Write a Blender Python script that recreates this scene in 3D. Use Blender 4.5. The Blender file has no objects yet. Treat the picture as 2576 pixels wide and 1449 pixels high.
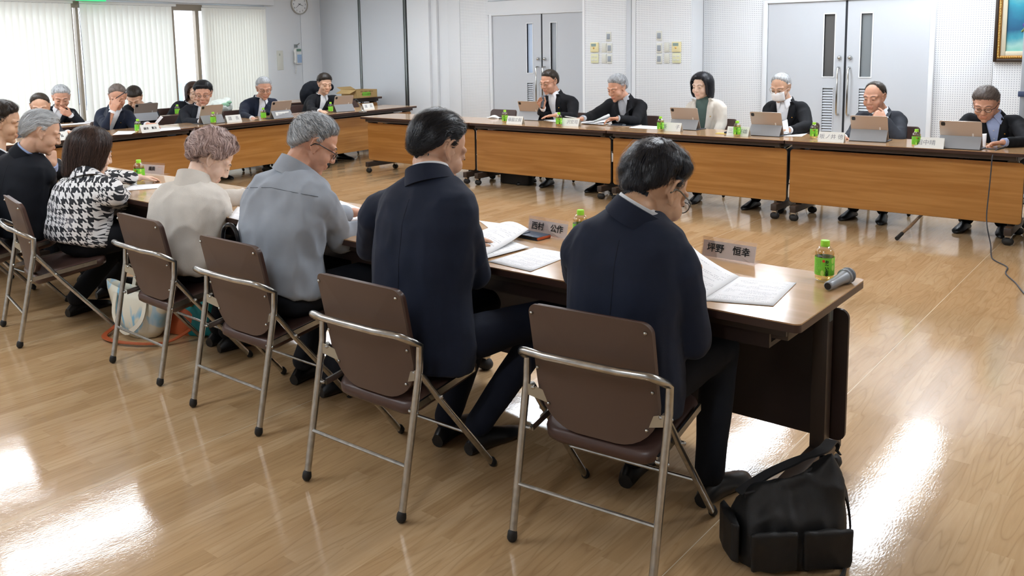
import bpy, bmesh, math, random
import numpy as np
from mathutils import Vector as V, Matrix, noise
from mathutils.bvhtree import BVHTree
PI = math.pi; R = math.radians
random.seed(7)
S = bpy.context.scene
COL = S.collection

# ------------------------------------------------------------ camera
CAMLOC = np.array([0.875, -3.0577, 1.5166]); YAW, PITCH, ROLL = 0.67187, 0.12841, -0.01446
FPX, CX, CY, WPX, HPX = 2180.2, 1297.2, 402.3, 2576, 1449
def cam_axes():
    f = np.array([-math.sin(YAW)*math.cos(PITCH), math.cos(YAW)*math.cos(PITCH), -math.sin(PITCH)])
    rt = np.array([math.cos(YAW), math.sin(YAW), 0.0]); up = np.cross(rt, f)
    c, s = math.cos(ROLL), math.sin(ROLL)
    return rt*c+up*s, up*c-rt*s, f
CR, CU, CF = cam_axes()
cam = bpy.data.cameras.new('camera'); co = bpy.data.objects.new('camera', cam); COL.objects.link(co)
co.matrix_world = Matrix([[CR[0], CU[0], -CF[0], CAMLOC[0]], [CR[1], CU[1], -CF[1], CAMLOC[1]],
                          [CR[2], CU[2], -CF[2], CAMLOC[2]], [0, 0, 0, 1]])
cam.sensor_width = 36; cam.lens = FPX/WPX*36
cam.shift_x = (WPX/2-CX)/WPX; cam.shift_y = (CY-HPX/2)/WPX
cam.clip_start = .05; cam.clip_end = 200
S.camera = co
def at(x, y, ax, val):
    """the point on the plane <axis>=val that this direction of view meets"""
    d = CR*(x-CX)/FPX - CU*(y-CY)/FPX + CF
    i = 'XYZ'.index(ax); s = (val-CAMLOC[i])/d[i]
    return V(CAMLOC+s*d)

# ------------------------------------------------------------ world, exposure, lights
w = bpy.data.worlds.new('sky'); S.world = w; w.use_nodes = True
nt = w.node_tree; bg = nt.nodes['Background']
bg.inputs[0].default_value = (.86, .93, 1, 1); bg.inputs[1].default_value = 3.0
S.view_settings.view_transform = 'Standard'; S.view_settings.look = 'None'
S.view_settings.exposure = 0.9; S.view_settings.gamma = 1; S.view_settings.use_curve_mapping = False
S.cycles.max_bounces = 7; S.cycles.diffuse_bounces = 3; S.cycles.glossy_bounces = 3; S.cycles.transmission_bounces = 5
S.cycles.transparent_max_bounces = 8; S.cycles.use_denoising = True; S.cycles.sample_clamp_indirect = 4
S.cycles.caustics_reflective = False; S.cycles.caustics_refractive = False
LAMP_STRENGTH = 24.0

# ------------------------------------------------------------ materials
MATS = {}
def nodes(m):
    m.use_nodes = True
    return m.node_tree, m.node_tree.nodes, m.node_tree.links, m.node_tree.nodes['Principled BSDF']
def mat(name, col, rough=.5, metal=0, bump=0, bscale=200, var=0, vscale=8, spec=.5, sheen=0, coat=0, trans=0, ior=1.45, emis=0, stretch=None):
    if name in MATS: return MATS[name]
    m = bpy.data.materials.new(name); t, N, L, b = nodes(m)
    if not isinstance(col, tuple): col = hexc(col)
    b.inputs['Base Color'].default_value = (*col, 1)
    b.inputs['Roughness'].default_value = rough; b.inputs['Metallic'].default_value = metal
    b.inputs['Specular IOR Level'].default_value = spec; b.inputs['IOR'].default_value = ior
    b.inputs['Sheen Weight'].default_value = sheen; b.inputs['Coat Weight'].default_value = coat
    b.inputs['Transmission Weight'].default_value = trans
    if emis:
        b.inputs['Emission Color'].default_value = (*col, 1); b.inputs['Emission Strength'].default_value = emis
    if bump or var:
        tc = N.new('ShaderNodeTexCoord'); src = tc.outputs['Object']
        if stretch:
            mp = N.new('ShaderNodeMapping'); mp.inputs['Scale'].default_value = stretch; L.new(src, mp.inputs[0]); src = mp.outputs[0]
    if bump:
        n = N.new('ShaderNodeTexNoise'); n.inputs['Scale'].default_value = bscale; n.inputs['Detail'].default_value = 3
        bp = N.new('ShaderNodeBump'); bp.inputs['Strength'].default_value = bump; bp.inputs['Distance'].default_value = .002
        L.new(src, n.inputs['Vector']); L.new(n.outputs['Fac'], bp.inputs['Height']); L.new(bp.outputs[0], b.inputs['Normal'])
    if var:
        n2 = N.new('ShaderNodeTexNoise'); n2.inputs['Scale'].default_value = vscale; n2.inputs['Detail'].default_value = 4
        cr = N.new('ShaderNodeValToRGB')
        cr.color_ramp.elements[0].position = .3; cr.color_ramp.elements[1].position = .7
        cr.color_ramp.elements[0].color = (*[max(0, c*(1-var)) for c in col], 1)
        cr.color_ramp.elements[1].color = (*[min(1, c*(1+var)) for c in col], 1)
        L.new(src, n2.inputs['Vector']); L.new(n2.outputs['Fac'], cr.inputs[0]); L.new(cr.outputs[0], b.inputs['Base Color'])
    MATS[name] = m
    return m
def clear(name, t=.9, col=(1, 1, 1), rough=.02):
    """thin clear sheet: lets light straight through and mirrors a little"""
    if name in MATS: return MATS[name]
    m = bpy.data.materials.new(name); m.use_nodes = True; N, L = m.node_tree.nodes, m.node_tree.links; N.remove(N['Principled BSDF'])
    a = N.new('ShaderNodeBsdfTransparent'); a.inputs[0].default_value = (*col, 1); g = N.new('ShaderNodeBsdfGlossy'); g.inputs['Roughness'].default_value = rough
    x = N.new('ShaderNodeMixShader'); x.inputs[0].default_value = 1-t; L.new(a.outputs[0], x.inputs[1]); L.new(g.outputs[0], x.inputs[2]); L.new(x.outputs[0], N['Material Output'].inputs[0])
    MATS[name] = m
    return m
def hexc(h):
    c = [int(h[i:i+2], 16)/255 for i in (0, 2, 4)]
    return tuple(x/12.92 if x <= .04045 else ((x+.055)/1.055)**2.4 for x in c)
def wood(name, c1, c2, scale, rough, coat=0, axis=0):
    m = bpy.data.materials.new(name); t, N, L, b = nodes(m)
    tc = N.new('ShaderNodeTexCoord'); mp = N.new('ShaderNodeMapping')
    mp.inputs['Scale'].default_value = (1.2, 9, 22) if axis == 0 else (9, 1.2, 22)
    n = N.new('ShaderNodeTexNoise'); n.inputs['Scale'].default_value = scale; n.inputs['Detail'].default_value = 6; n.inputs['Distortion'].default_value = .6
    oi = N.new('ShaderNodeObjectInfo'); ad = N.new('ShaderNodeVectorMath')
    L.new(tc.outputs['Object'], ad.inputs[0]); L.new(oi.outputs['Random'], ad.inputs[1])
    L.new(ad.outputs[0], mp.inputs[0]); L.new(mp.outputs[0], n.inputs['Vector'])
    cr = N.new('ShaderNodeValToRGB'); cr.color_ramp.elements[0].position = .35; cr.color_ramp.elements[1].position = .68
    cr.color_ramp.elements[0].color = (*hexc(c1), 1); cr.color_ramp.elements[1].color = (*hexc(c2), 1)
    L.new(n.outputs['Fac'], cr.inputs[0]); L.new(cr.outputs[0], b.inputs['Base Color'])
    b.inputs['Roughness'].default_value = rough; b.inputs['Coat Weight'].default_value = coat; b.inputs['Coat Roughness'].default_value = .1
    MATS[name] = m
    return m
def math_node(N, L, op, a, b=None, c=None):
    n = N.new('ShaderNodeMath'); n.operation = op
    for i, x in enumerate((a, b, c)):
        if x is None: continue
        if isinstance(x, (int, float)): n.inputs[i].default_value = x
        else: L.new(x, n.inputs[i])
    return n.outputs[0]
def floor_mat():
    m = bpy.data.materials.new('oak_vinyl'); t, N, L, b = nodes(m)
    tc = N.new('ShaderNodeTexCoord'); sp = N.new('ShaderNodeSeparateXYZ'); L.new(tc.outputs['Object'], sp.inputs[0])
    M_ = lambda *a: math_node(N, L, *a)
    colx = M_('DIVIDE', sp.outputs[0], .076); ci = M_('FLOOR', colx)
    wn = N.new('ShaderNodeTexWhiteNoise'); wn.noise_dimensions = '1D'; L.new(ci, wn.inputs['W'])
    rowy = M_('ADD', M_('DIVIDE', sp.outputs[1], .62), M_('MULTIPLY', wn.outputs['Value'], 7.0)); ri = M_('FLOOR', rowy)
    cb = N.new('ShaderNodeCombineXYZ'); L.new(ci, cb.inputs[0]); L.new(ri, cb.inputs[1])
    w2 = N.new('ShaderNodeTexWhiteNoise'); w2.noise_dimensions = '2D'; L.new(cb.outputs[0], w2.inputs['Vector'])
    # grain stretched along the strips, shifted per strip
    mp = N.new('ShaderNodeMapping'); mp.inputs['Scale'].default_value = (26, 1.9, 1)
    vm = N.new('ShaderNodeVectorMath'); vm.operation = 'MULTIPLY_ADD'; L.new(w2.outputs['Color'], vm.inputs[0]); vm.inputs[1].default_value = (9, 9, 9)
    L.new(tc.outputs['Object'], vm.inputs[2]); L.new(vm.outputs[0], mp.inputs[0])
    g = N.new('ShaderNodeTexNoise'); g.inputs['Scale'].default_value = 2.2; g.inputs['Detail'].default_value = 5; g.inputs['Distortion'].default_value = 1.2
    L.new(mp.outputs[0], g.inputs['Vector'])
    mp2 = N.new('ShaderNodeMapping'); mp2.inputs['Scale'].default_value = (14, 1.4, 1); L.new(vm.outputs[0], mp2.inputs[0])
    rg = N.new('ShaderNodeTexNoise'); rg.inputs['Scale'].default_value = 1.0; rg.inputs['Detail'].default_value = 1; L.new(mp2.outputs[0], rg.inputs['Vector'])
    ring = M_('PINGPONG', M_('MULTIPLY', rg.outputs['Fac'], 16.0), 1.0)
    ring = M_('POWER', ring, 5.0)
    cr = N.new('ShaderNodeValToRGB'); e = cr.color_ramp.elements
    e[0].position = .0; e[0].color = (*hexc('a0805a'), 1); e[1].position = 1; e[1].color = (*hexc('cbae88'), 1)
    x = e.new(.5); x.color = (*hexc('b8966e'), 1)
    fac = M_('ADD', M_('MULTIPLY', w2.outputs['Value'], .42), M_('MULTIPLY', g.outputs['Fac'], .62)); L.new(fac, cr.inputs[0])
    mx = N.new('ShaderNodeMix'); mx.data_type = 'RGBA'; L.new(cr.outputs[0], mx.inputs[6]); mx.inputs[7].default_value = (*hexc('8c6740'), 1)
    L.new(M_('MULTIPLY', ring, M_('MULTIPLY', g.outputs['Fac'], .7)), mx.inputs[0]); L.new(mx.outputs[2], b.inputs['Base Color'])
    b.inputs['Roughness'].default_value = .105; b.inputs['Specular IOR Level'].default_value = .65
    n3 = N.new('ShaderNodeTexNoise'); n3.inputs['Scale'].default_value = 150; n3.inputs['Detail'].default_value = 2
    mp3 = N.new('ShaderNodeMapping'); mp3.inputs['Scale'].default_value = (1, .35, 1); L.new(tc.outputs['Object'], mp3.inputs[0]); L.new(mp3.outputs[0], n3.inputs['Vector'])
    n4 = N.new('ShaderNodeTexNoise'); n4.inputs['Scale'].default_value = 5; L.new(tc.outputs['Object'], n4.inputs['Vector'])
    bp = N.new('ShaderNodeBump'); bp.inputs['Strength'].default_value = .12; bp.inputs['Distance'].default_value = .0015; L.new(n3.outputs['Fac'], bp.inputs['Height'])
    bp2 = N.new('ShaderNodeBump'); bp2.inputs['Strength'].default_value = .05; bp2.inputs['Distance'].default_value = .02; L.new(n4.outputs['Fac'], bp2.inputs['Height'])
    L.new(bp.outputs[0], bp2.inputs['Normal']); L.new(bp2.outputs[0], b.inputs['Normal'])
    return m
def perf_mat():
    """white acoustic board drilled with a square grid of small holes (20 mm pitch)"""
    m = bpy.data.materials.new('perforated_board'); t, N, L, b = nodes(m)
    tc = N.new('ShaderNodeTexCoord'); sp = N.new('ShaderNodeSeparateXYZ'); L.new(tc.outputs['Object'], sp.inputs[0])
    M_ = lambda *a: math_node(N, L, *a)
    P = .0225
    fx = M_('SUBTRACT', M_('FRACT', M_('DIVIDE', sp.outputs[0], P)), .5); fz = M_('SUBTRACT', M_('FRACT', M_('DIVIDE', sp.outputs[2], P)), .5)
    d = M_('SQRT', M_('ADD', M_('MULTIPLY', fx, fx), M_('MULTIPLY', fz, fz)))
    hole = M_('LESS_THAN', d, .19)
    mx = N.new('ShaderNodeMix'); mx.data_type = 'RGBA'; mx.inputs[6].default_value = (*hexc('eceef0'), 1); mx.inputs[7].default_value = (*hexc('9a9fa8'), 1)
    L.new(hole, mx.inputs[0]); L.new(mx.outputs[2], b.inputs['Base Color']); b.inputs['Roughness'].default_value = .6
    bp = N.new('ShaderNodeBump'); bp.invert = True; bp.inputs['Strength'].default_value = .6; bp.inputs['Distance'].default_value = .004
    L.new(hole, bp.inputs['Height']); L.new(bp.outputs[0], b.inputs['Normal'])
    return m
def hound_mat():
    m = bpy.data.materials.new('houndstooth_cloth'); t, N, L, b = nodes(m)
    tc = N.new('ShaderNodeTexCoord'); M_ = lambda *a: math_node(N, L, *a)
    nz = N.new('ShaderNodeTexNoise'); nz.inputs['Scale'].default_value = 7; nz.inputs['Detail'].default_value = 1; L.new(tc.outputs['Object'], nz.inputs['Vector'])
    vm = N.new('ShaderNodeVectorMath'); vm.operation = 'MULTIPLY_ADD'; L.new(nz.outputs['Color'], vm.inputs[0]); vm.inputs[1].default_value = (.05, .05, .05)
    L.new(tc.outputs['Object'], vm.inputs[2]); sp = N.new('ShaderNodeSeparateXYZ'); L.new(vm.outputs[0], sp.inputs[0])
    def hound(scale):
        u = M_('MULTIPLY', M_('ADD', sp.outputs[0], M_('MULTIPLY', sp.outputs[1], .55)), scale); v = M_('MULTIPLY', sp.outputs[2], scale)
        wrp = M_('LESS_THAN', M_('FRACT', u), .5); wft = M_('LESS_THAN', M_('FRACT', v), .5)
        tw = M_('LESS_THAN', M_('FRACT', M_('MULTIPLY', M_('ADD', u, v), 2)), .5)
        return M_('ADD', M_('MULTIPLY', wrp, tw), M_('MULTIPLY', wft, M_('SUBTRACT', 1.0, tw)))
    a1 = hound(19); a2 = hound(34)
    n2 = N.new('ShaderNodeTexNoise'); n2.inputs['Scale'].default_value = 5.5; L.new(tc.outputs['Object'], n2.inputs['Vector'])
    sel = M_('GREATER_THAN', n2.outputs['Fac'], .54)
    pat = M_('ADD', M_('MULTIPLY', a1, M_('SUBTRACT', 1.0, sel)), M_('MULTIPLY', a2, sel))
    n3 = N.new('ShaderNodeTexNoise'); n3.inputs['Scale'].default_value = 9; L.new(vm.outputs[0], n3.inputs['Vector'])
    gy = M_('GREATER_THAN', n3.outputs['Fac'], .6)
    dk = N.new('ShaderNodeMix'); dk.data_type = 'RGBA'; dk.inputs[6].default_value = (.012, .014, .02, 1); dk.inputs[7].default_value = (.12, .12, .14, 1); L.new(gy, dk.inputs[0])
    mx = N.new('ShaderNodeMix'); mx.data_type = 'RGBA'; mx.inputs[6].default_value = (.8, .79, .79, 1); L.new(dk.outputs[2], mx.inputs[7]); L.new(pat, mx.inputs[0])
    L.new(mx.outputs[2], b.inputs['Base Color']); b.inputs['Roughness'].default_value = .75
    return m
def paper_mat(name, red=False, dens=.5):
    """white paper printed with lines of small type"""
    m = bpy.data.materials.new(name); t, N, L, b = nodes(m); M_ = lambda *a: math_node(N, L, *a)
    uv = N.new('ShaderNodeTexCoord'); sp = N.new('ShaderNodeSeparateXYZ'); L.new(uv.outputs['UV'], sp.inputs[0])
    line = M_('LESS_THAN', M_('FRACT', M_('MULTIPLY', sp.outputs[1], 26)), .42)
    cb = N.new('ShaderNodeCombineXYZ'); L.new(M_('MULTIPLY', sp.outputs[0], 70), cb.inputs[0]); L.new(M_('FLOOR', M_('MULTIPLY', sp.outputs[1], 26)), cb.inputs[1])
    n = N.new('ShaderNodeTexNoise'); n.noise_dimensions = '2D'; n.inputs['Scale'].default_value = 1; L.new(cb.outputs[0], n.inputs['Vector'])
    c2 = N.new('ShaderNodeCombineXYZ'); L.new(M_('MULTIPLY', sp.outputs[0], 3), c2.inputs[0]); L.new(M_('FLOOR', M_('MULTIPLY', sp.outputs[1], 26)), c2.inputs[1])
    n2 = N.new('ShaderNodeTexNoise'); n2.noise_dimensions = '2D'; n2.inputs['Scale'].default_value = .8; L.new(c2.outputs[0], n2.inputs['Vector'])
    ins = M_('MULTIPLY', M_('MULTIPLY', M_('GREATER_THAN', sp.outputs[0], .1), M_('LESS_THAN', sp.outputs[0], .9)), M_('MULTIPLY', M_('GREATER_THAN', sp.outputs[1], .08), M_('LESS_THAN', sp.outputs[1], .92)))
    f = M_('MULTIPLY', M_('MULTIPLY', line, M_('GREATER_THAN', n.outputs['Fac'], .5)), M_('MULTIPLY', ins, M_('LESS_THAN', n2.outputs['Fac'], dens)))
    mx = N.new('ShaderNodeMix'); mx.data_type = 'RGBA'; mx.inputs[6].default_value = (*hexc('f1f0f1'), 1); mx.inputs[7].default_value = (*hexc('b7b5bc'), 1)
    L.new(f, mx.inputs[0]); L.new(mx.outputs[2], b.inputs['Base Color']); b.inputs['Roughness'].default_value = .7
    MATS[name] = m
    return m
def painting_mat():
    m = bpy.data.materials.new('painted_canvas'); t, N, L, b = nodes(m); M_ = lambda *a: math_node(N, L, *a)
    tc = N.new('ShaderNodeTexCoord'); sp = N.new('ShaderNodeSeparateXYZ'); L.new(tc.outputs['Object'], sp.inputs[0])
    n = N.new('ShaderNodeTexNoise'); n.inputs['Scale'].default_value = 3; n.inputs['Detail'].default_value = 5; L.new(tc.outputs['Object'], n.inputs['Vector'])
    h = M_('ADD', M_('MULTIPLY', sp.outputs[2], 1.25), M_('MULTIPLY', M_('SUBTRACT', n.outputs['Fac'], .5), .5))
    cr = N.new('ShaderNodeValToRGB'); L.new(h, cr.inputs[0]); e = cr.color_ramp.elements
    e[0].position = .08; e[0].color = (*hexc('7cc0b4'), 1); e[1].position = .95; e[1].color = (*hexc('8fd2c6'), 1)
    for p, c in ((.2, 'a4d0c6'), (.32, '3f9cb0'), (.42, '155a80'), (.55, '1c6e92'), (.7, '2f9cb4')):
        x = e.new(p); x.color = (*hexc(c), 1)
    L.new(cr.outputs[0], b.inputs['Base Color']); b.inputs['Roughness'].default_value = .45
    return m

# ------------------------------------------------------------ mesh helpers
class MB:
    def __init__(s): s.v = []; s.f = []; s.uv = {}
    def add(s, vs, fs):
        o = len(s.v); s.v += [tuple(p) for p in vs]; s.f += [tuple(i+o for i in f) for f in fs]; return o
    def box(s, c, d, rot=None):
        c = V(c); h = V(d)/2
        vs = [V((x*h.x, y*h.y, z*h.z)) for x in (-1, 1) for y in (-1, 1) for z in (-1, 1)]
        if rot is not None: vs = [rot @ p for p in vs]
        s.add([c+p for p in vs], [(0, 1, 3, 2), (4, 6, 7, 5), (0, 4, 5, 1), (2, 3, 7, 6), (0, 2, 6, 4), (1, 5, 7, 3)]); return s
    def b2(s, lo, hi):
        lo = V(lo); hi = V(hi); return s.box((lo+hi)/2, hi-lo)
    def loft(s, rings, cap=True):
        n = len(rings[0]); o = len(s.v)
        for r in rings: s.v += [tuple(p) for p in r]
        for i in range(len(rings)-1):
            for j in range(n):
                k = (j+1) % n; s.f.append((o+i*n+j, o+i*n+k, o+(i+1)*n+k, o+(i+1)*n+j))
        if cap:
            s.f.append(tuple(o+j for j in reversed(range(n)))); s.f.append(tuple(o+(len(rings)-1)*n+j for j in range(n)))
        return s
    def capsule(s, a, b, ra, rb=None, n=12, flat=None):
        """round cone between two points; flat = (axis vector, factor) squashes it"""
        a = V(a); b = V(b); rb = ra if rb is None else rb
        d = (b-a); ln = d.length
        d = d/ln if ln > 1e-6 else V((0, 0, 1))
        u = d.orthogonal().normalized(); w_ = d.cross(u)
        rings = []
        for t in (-80, -50, -20): rings.append((a+d*ra*math.sin(R(t)), ra*math.cos(R(t))))
        rings.append((a, ra)); rings.append((b, rb))
        for t in (20, 50, 80): rings.append((b+d*rb*math.sin(R(t)), rb*math.cos(R(t))))
        return s.loft([[c+(u*math.cos(2*PI*j/n)+w_*math.sin(2*PI*j/n))*r for j in range(n)] for c, r in rings])
    def ell(s, c, r, rot=None, n=16, m=10):
        c = V(c); rings = []
        for i in range(1, m):
            ph = -PI/2+PI*i/m
            ring = []
            for j in range(n):
                p = V((r[0]*math.cos(ph)*math.cos(2*PI*j/n), r[1]*math.cos(ph)*math.sin(2*PI*j/n), r[2]*math.sin(ph)))
                ring.append(c+(rot @ p if rot is not None else p))
            rings.append(ring)
        return s.loft(rings)
    def tube(s, pts, r, n=8, closed=False):
        pts = [V(p) for p in pts]; rings = []; N_ = len(pts); u = None
        for i, p in enumerate(pts):
            if closed: d = pts[(i+1) % N_]-pts[i-1]
            else: d = pts[min(i+1, N_-1)]-pts[max(i-1, 0)]
            d.normalize()
            u = d.orthogonal().normalized() if u is None else (u-d*u.dot(d)).normalized()
            w_ = d.cross(u); rr = r[i] if isinstance(r, (list, tuple)) else r
            rings.append([p+(u*math.cos(2*PI*j/n)+w_*math.sin(2*PI*j/n))*rr for j in range(n)])
        if closed: rings.append(rings[0])
        return s.loft(rings, cap=not closed)
    def lathe(s, prof, n=20, c=(0, 0, 0), cap=True):
        c = V(c)
        return s.loft([[c+V((r*math.cos(2*PI*j/n), r*math.sin(2*PI*j/n), z)) for j in range(n)] for r, z in prof], cap)
    def plate(s, pts, n, t):
        """flat polygon given as 3-D points, extruded by t along n"""
        pts = [V(p) for p in pts]; n = V(n).normalized()*t; k = len(pts); o = s.add(pts+[p+n for p in pts], [])
        s.f.append(tuple(o+i for i in reversed(range(k)))); s.f.append(tuple(o+k+i for i in range(k)))
        for i in range(k): j = (i+1) % k; s.f.append((o+i, o+j, o+k+j, o+k+i))
        return s
    def mesh(s, name='m', smooth=True):
        me = bpy.data.meshes.new(name); me.from_pydata(s.v, [], s.f); me.update()
        if smooth: me.shade_smooth() if hasattr(me, 'shade_smooth') else [setattr(p, 'use_smooth', True) for p in me.polygons]
        return me
    def build(s, name, m, parent=None, smooth=False, bevel=0, bseg=2, off=None, auto=None):
        if off is not None:
            o_ = V(off); s.v = [tuple(V(p)-o_) for p in s.v]
        me = s.mesh(name, smooth or bevel > 0)
        bm = bmesh.new(); bm.from_mesh(me); bmesh.ops.recalc_face_normals(bm, faces=bm.faces)
        if bevel:
            ed = [e for e in bm.edges if len(e.link_faces) == 2 and e.calc_face_angle(0) > .6]
            bmesh.ops.bevel(bm, geom=ed, offset=bevel, segments=bseg, affect='EDGES', profile=.5, clamp_overlap=True)
        if smooth or bevel:
            for f in bm.faces: f.smooth = True
            for e in bm.edges:
                if len(e.link_faces) == 2 and e.calc_face_angle(0) > (auto or .75): e.smooth = False
        bm.to_mesh(me); bm.free()
        return link(name, me, m, parent)
def link(name, me, m, parent=None):
    o = bpy.data.objects.new(name, me); COL.objects.link(o)
    if m is not None and not len(me.materials):
        for x in (m if isinstance(m, (list, tuple)) else [m]): me.materials.append(x)
    if parent is not None: o.parent = parent
    return o
def tag(o, label=None, cat=None, group=None, kind=None):
    if label: o['label'] = label
    if cat: o['category'] = cat
    if group: o['group'] = group
    if kind: o['kind'] = kind
    return o
def empty(name, loc=(0, 0, 0), rz=0, label=None, cat=None, group=None, kind=None):
    o = bpy.data.objects.new(name, None); COL.objects.link(o); o.location = loc; o.rotation_euler = (0, 0, rz); o.empty_display_size = .1
    return tag(o, label, cat, group, kind)
KIDS = {}
def copy_tree(o, parent=None, loc=None, rz=None, label=None):
    c = o.copy(); COL.objects.link(c)
    if parent is not None: c.parent = parent
    if loc is not None: c.location = loc
    if rz is not None: c.rotation_euler = (0, 0, rz)
    if label: c['label'] = label
    for ch in list(o.children): copy_tree(ch, c)
    return c
def struct(name, mb, m, parent=None, **k):
    o = mb.build(name, m, parent, **k)
    if parent is None: o['kind'] = 'structure'
    return o
def rrect(w_, h, r, n=5):
    """rounded rectangle outline in 2-D centred on the origin"""
    out = []
    for cx, cy, a0 in ((w_/2-r, h/2-r, 0), (-w_/2+r, h/2-r, 90), (-w_/2+r, -h/2+r, 180), (w_/2-r, -h/2+r, 270)):
        for i in range(n+1):
            a = R(a0+90*i/n); out.append((cx+r*math.cos(a), cy+r*math.sin(a)))
    return out
def text_mesh(s, size, bold=0.0, depth=.0):
    cu = bpy.data.curves.new('t', 'FONT'); cu.body = s; cu.size = size; cu.align_x = 'CENTER'; cu.align_y = 'CENTER'
    cu.extrude = depth; cu.resolution_u = 3
    o = bpy.data.objects.new('t', cu); COL.objects.link(o)
    dg = bpy.context.evaluated_depsgraph_get(); me = bpy.data.meshes.new_from_object(o.evaluated_get(dg))
    bpy.data.objects.remove(o); bpy.data.curves.remove(cu)
    me.materials.clear()
    if bold:        # heavier strokes: shifted copies of the same letters
        vs = [v.co.copy() for v in me.vertices]; fs = [tuple(p.vertices) for p in me.polygons]; V2, F2 = [], []
        for k, (dx, dy) in enumerate(((-1, 0), (1, 0), (0, -1), (0, 1))):
            o_ = len(V2); V2 += [tuple(v+V((dx*bold, dy*bold, 0))) for v in vs]; F2 += [tuple(i+o_ for i in f) for f in fs]
        me = bpy.data.meshes.new('lettering'); me.from_pydata(V2, [], F2); me.update()
    return me
# ------------------------------------------------------------ setting materials
WHITE = mat('white_paint', 'e4e7ea', .55, bump=.15, bscale=90)
PANEL = mat('partition_cloth', 'd3d8de', .7, bump=.2, bscale=400)
DOORM = mat('door_paint', 'c6cacf', .4)
PERF = perf_mat()
ALU = mat('aluminium', '9aa09e', .35, metal=.8)
DARKGAP = mat('dark_gasket', '23262b', .6)
CHROME = mat('chrome', 'c9c9c6', .14, metal=1)
STEEL = mat('worn_chrome', 'b3b2ae', .26, metal=1, var=.18, vscale=40)
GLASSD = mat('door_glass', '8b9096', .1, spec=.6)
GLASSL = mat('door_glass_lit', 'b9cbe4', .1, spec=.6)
BROWNFR = mat('bronze_frame', '8d8172', .4, metal=.3)
OAK = floor_mat()
X0, X1, Y0, Y1, ZC, YB, YS = -11.24, 4.6, -5.2, 6.8, 2.75, 6.8, 6.5

# floor: vinyl sheets with welded joints
fl = struct('floor', MB().b2((X0-.1, Y0, -.1), (X1, Y1+.1, -.0004)), mat('weld_bead', 'd9c8ac', .3))
xs = [-.255+1.84*k for k in range(-6, 4)]
edges = [X0]+[x for x in xs if X0+.1 < x < X1]+[X1]
for a, b in zip(edges[:-1], edges[1:]):
    m = MB(); m.b2((a+.0016, Y0, -.0004), (b-.0016, Y1, 0)); m.build('floor_sheet', OAK, fl)
struct('ceiling', MB().b2((X0, Y0, ZC), (X1, Y1, ZC+.1)), mat('ceiling_board', 'e8e8e6', .8))
struct('wall_right', MB().b2((X1, Y0, 0), (X1+.1, Y1, ZC)), WHITE)
struct('wall_front', MB().b2((X0, Y0-.1, 0), (X1, Y0, ZC)), WHITE)

# back wall with the two double doors, built from panels
wb = struct('wall_back', MB().b2((X0, Y1, 0), (X1, Y1+.14, ZC)), WHITE)
def wpan(x0, x1, m=PERF, z0=.1, z1=ZC, t=.012, y=YB, nm='wall_panel'):
    mb = MB().b2((-(x1-x0)/2+.002, -t, z0), ((x1-x0)/2-.002, 0, z1)); o = mb.build(nm, m, wb, bevel=.002); o.location = ((x0+x1)/2, y, 0); return o
wpan(-7.99, -7.43); wpan(-8.24, -7.994, WHITE)
wpan(-3.985, -3.20); wpan(-1.36, -.81); wpan(-.808, .1); wpan(.1, 1.0); wpan(1.0, 1.9)
wpan(-3.19, -1.37, WHITE, 2.13)
wpan(-7.43, -5.5, WHITE, 2.20, t=.02); wpan(-7.43, -5.5, WHITE, 2.0, 2.19, .05, nm='door_header')
wpan(-3.2, -1.36, WHITE, 1.99, 2.2, .05, nm='door_header')
struct('baseboard_back', MB().b2((-8.3, YB-.016, 0), (-7.43, YB, .1)).b2((-3.98, YB-.016, 0), (-3.2, YB, .1)).b2((-1.36, YB-.016, 0), (X1, YB, .1)), mat('baseboard_vinyl', '6d6a66', .5))
# closet that houses the folding partition: shallow box in front of the wall
cl = struct('trim_1', MB().b2((-5.56, YS, 0), (-3.992, YB, ZC)), WHITE)
for x0, x1 in ((-5.53, -4.90), (-4.76, -4.0)):
    mb = MB().b2((-(x1-x0)/2, -.012, .05), ((x1-x0)/2, 0, ZC)); o = mb.build('closet_panel', PERF, cl, bevel=.002); o.location = ((x0+x1)/2, YS, 0)
MB().b2((-4.895, YS-.02, .0), (-4.83, YS, ZC)).build('closet_strip', PANEL, cl)
MB().b2((-4.825, YS-.012, .0), (-4.765, YS, ZC)).build('closet_strip', WHITE, cl)
MB().b2((-5.562, YS-.02, 0), (-5.53, YS, ZC)).build('closet_edge', mat('white_metal', 'f0f2f4', .3), cl)

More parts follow.
